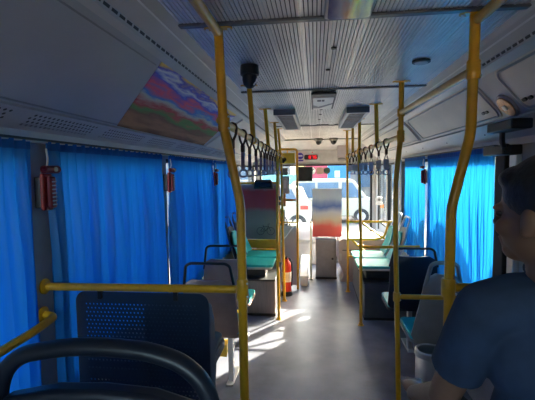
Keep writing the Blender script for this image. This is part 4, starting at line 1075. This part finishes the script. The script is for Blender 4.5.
# white car facing left
body = [(-4.2, z+.25), (-.20, z+.25), (-.12, z+.50), (-.16, z+.98), (-.5, z+1.06), (-3.0, z+.98), (-4.1, z+.80), (-4.25, z+.5)]
cab = [(-3.1, z+.95), (-.24, z+1.0), (-.46, z+1.50), (-.85, z+1.60), (-2.1, z+1.60), (-2.55, z+1.50)]
gl = [[(-1.42, z+1.06), (-.62, z+1.12), (-.80, z+1.48), (-1.36, z+1.53)], [(-2.75, z+1.05), (-1.50, z+1.06), (-1.46, z+1.53), (-2.40, z+1.47)]]
car = vehicle('hatchback_car', 'white hatchback outside, left of the minivan', 'car', body, cab, ((-.60, .31), (-3.35, .31)), 13.6, 15.2, glass=gl, lights=((-.50, -.24, z+.80, z+.93, M['redbright']),))
for ch in car.children:
    if ch.name.startswith('side_window'): ch.location.y += .04
# buildings across the street
def building(label, x0, x1, y, h, m, name='building', bands=()):
    t = thing(name, label, 'building', ((x0+x1)/2, y, GZ))
    MB().box(x0, x1, y, y+6, GZ, GZ+h).build('wall', m, t, smooth=False)
    n_ = int((x1-x0)/2.2)
    for r_ in range(int(h/3)):
        for i_ in range(n_):
            xa = x0+.6+i_*(x1-x0-.6)/n_
            f = MB().box(xa, xa+1.2, y-.05, y-.001, GZ+1+r_*3, GZ+2.4+r_*3).build('window', M['carglass'], t, smooth=False)
    return t
building('pale rendered building across the street on the left', -16, -1.6, 26, 9, M['building'])
building('pale rendered building behind the minivan', 2.2, 14, 27, 8, M['building'])
building('grey building far right across the street', 15, 30, 24, 9, M['building2'])
tag(MB().box(-.55, .72, 24.0, 24.3, GZ, GZ+3.1).build('hoarding', M['pinkred'], smooth=False), 'pink-red hoarding panel seen through the windscreen', 'hoarding')
t = thing('hoarding', 'sky blue hoarding panel with white mark seen through the windscreen', 'hoarding', (1.2, 24, GZ))
MB().box(.74, 2.05, 23.9, 24.3, GZ, GZ+3.4).build('panel', M['skyblue'], t, smooth=False)
MB().box(1.15, 1.45, 23.88, 23.899, 1.35, 1.75).build('mark', M['white'], t, smooth=False)
tag(MB().box(-3.6, -.57, 24.1, 24.4, 1.0, 1.55).build('shop_fascia', mat('pale_teal_paint', (.25, .55, .55))), 'pale teal shop fascia left of the pink hoarding', 'shop fascia')
# trees and hedge: lumpy crowns
def tree(x, y, h, r, label, seed, group='street trees'):
    rnd = random.Random(seed); t = thing('tree', label, 'tree', (x, y, GZ), group=group)
    MB().tube([(x, y, GZ), (x+.05, y, GZ+h*.3), (x, y, GZ+h*.6)], [.16, .12, .08], 10).build('trunk', M['trunk'], t)
    b = MB()
    for i_ in range(34):
        a = rnd.uniform(0, 2*PI); rr = rnd.uniform(0, r); zz = rnd.uniform(-.5, .5)*r*1.2
        q = rnd.uniform(.25, .45)*r
        b.ell((x+rr*math.cos(a), y+rr*math.sin(a), GZ+h*.72+zz), (q, q, q*.8), None, 8, 6)
    b.build('crown', M['leaf'], t)
tree(3.9, 22, 5.5, 1.6, 'street tree behind the minivan, right of the blue hoarding', 3)
tree(10.5, 21, 6, 2.0, 'street tree further right across the road', 4)
tree(-6.0, 22, 6, 1.8, 'street tree at the left across the road', 5)
rnd = random.Random(11); hb = MB()
for i_, (x, y, r_) in enumerate(((2.35, 3.3, .42), (2.30, 4.0, .50), (2.35, 4.8, .45), (2.40, 5.5, .52), (2.3, 6.3, .48))):
    b = hb
    for q in range(26):
        a = rnd.uniform(0, 2*PI); rr = rnd.uniform(0, r_); b.ell((x+rr*math.cos(a), y+rr*math.sin(a), GZ+rnd.uniform(.2, 2.2)), (.2, .22, .2), None, 8, 6)
pass
tag(hb.build('hedge', M['leaf']), 'roadside hedge outside the right windows whose shadow falls on the curtains', 'hedge')

# ------------------------------------------------------------------ light
w = bpy.data.worlds.new('sky'); bpy.context.scene.world = w; w.use_nodes = True
nt = w.node_tree; bg = nt.nodes['Background']
sky = nt.nodes.new('ShaderNodeTexSky'); sky.sky_type = 'NISHITA'; sky.sun_disc = False
sky.sun_elevation = R(27); sky.sun_rotation = R(34); sky.air_density = 1.2; sky.dust_density = 6
nt.links.new(sky.outputs['Color'], bg.inputs['Color']); bg.inputs['Strength'].default_value = .46
sd = bpy.data.lights.new('sun', 'SUN'); sd.energy = 9.5; sd.angle = R(.6); sd.color = (1, .84, .64)
so = bpy.data.objects.new('sun', sd); COL.objects.link(so)
dirv = Vector((-1.6, -2.3, -1.17)).normalized()
so.rotation_euler = dirv.to_track_quat('-Z', 'Y').to_euler()

# ------------------------------------------------------------------ camera
cam = bpy.data.cameras.new('camera'); cam.sensor_width = 36; cam.lens = 400/535*36; cam.clip_start = .05
co = bpy.data.objects.new('camera', cam); COL.objects.link(co)
X = Vector((0.99296136, 0.11761705, -0.01392728)); U = Vector((0.00548384, 0.07180831, 0.99740338)); F = Vector((-0.11831174, 0.99045939, -0.07065788))
mt = Matrix((X, U, -F)).transposed().to_4x4(); mt.translation = Vector((0, 0, 1.75)); co.matrix_world = mt
sc = bpy.context.scene; sc.camera = co
sc.view_settings.view_transform = 'Standard'; sc.view_settings.look = 'None'; sc.view_settings.gamma = 1; sc.view_settings.use_curve_mapping = False
sc.view_settings.exposure = 2.62
sc.cycles.use_denoising = True
sc.cycles.max_bounces = 16; sc.cycles.diffuse_bounces = 8; sc.cycles.transparent_max_bounces = 16
sc.cycles.sample_clamp_indirect = 10
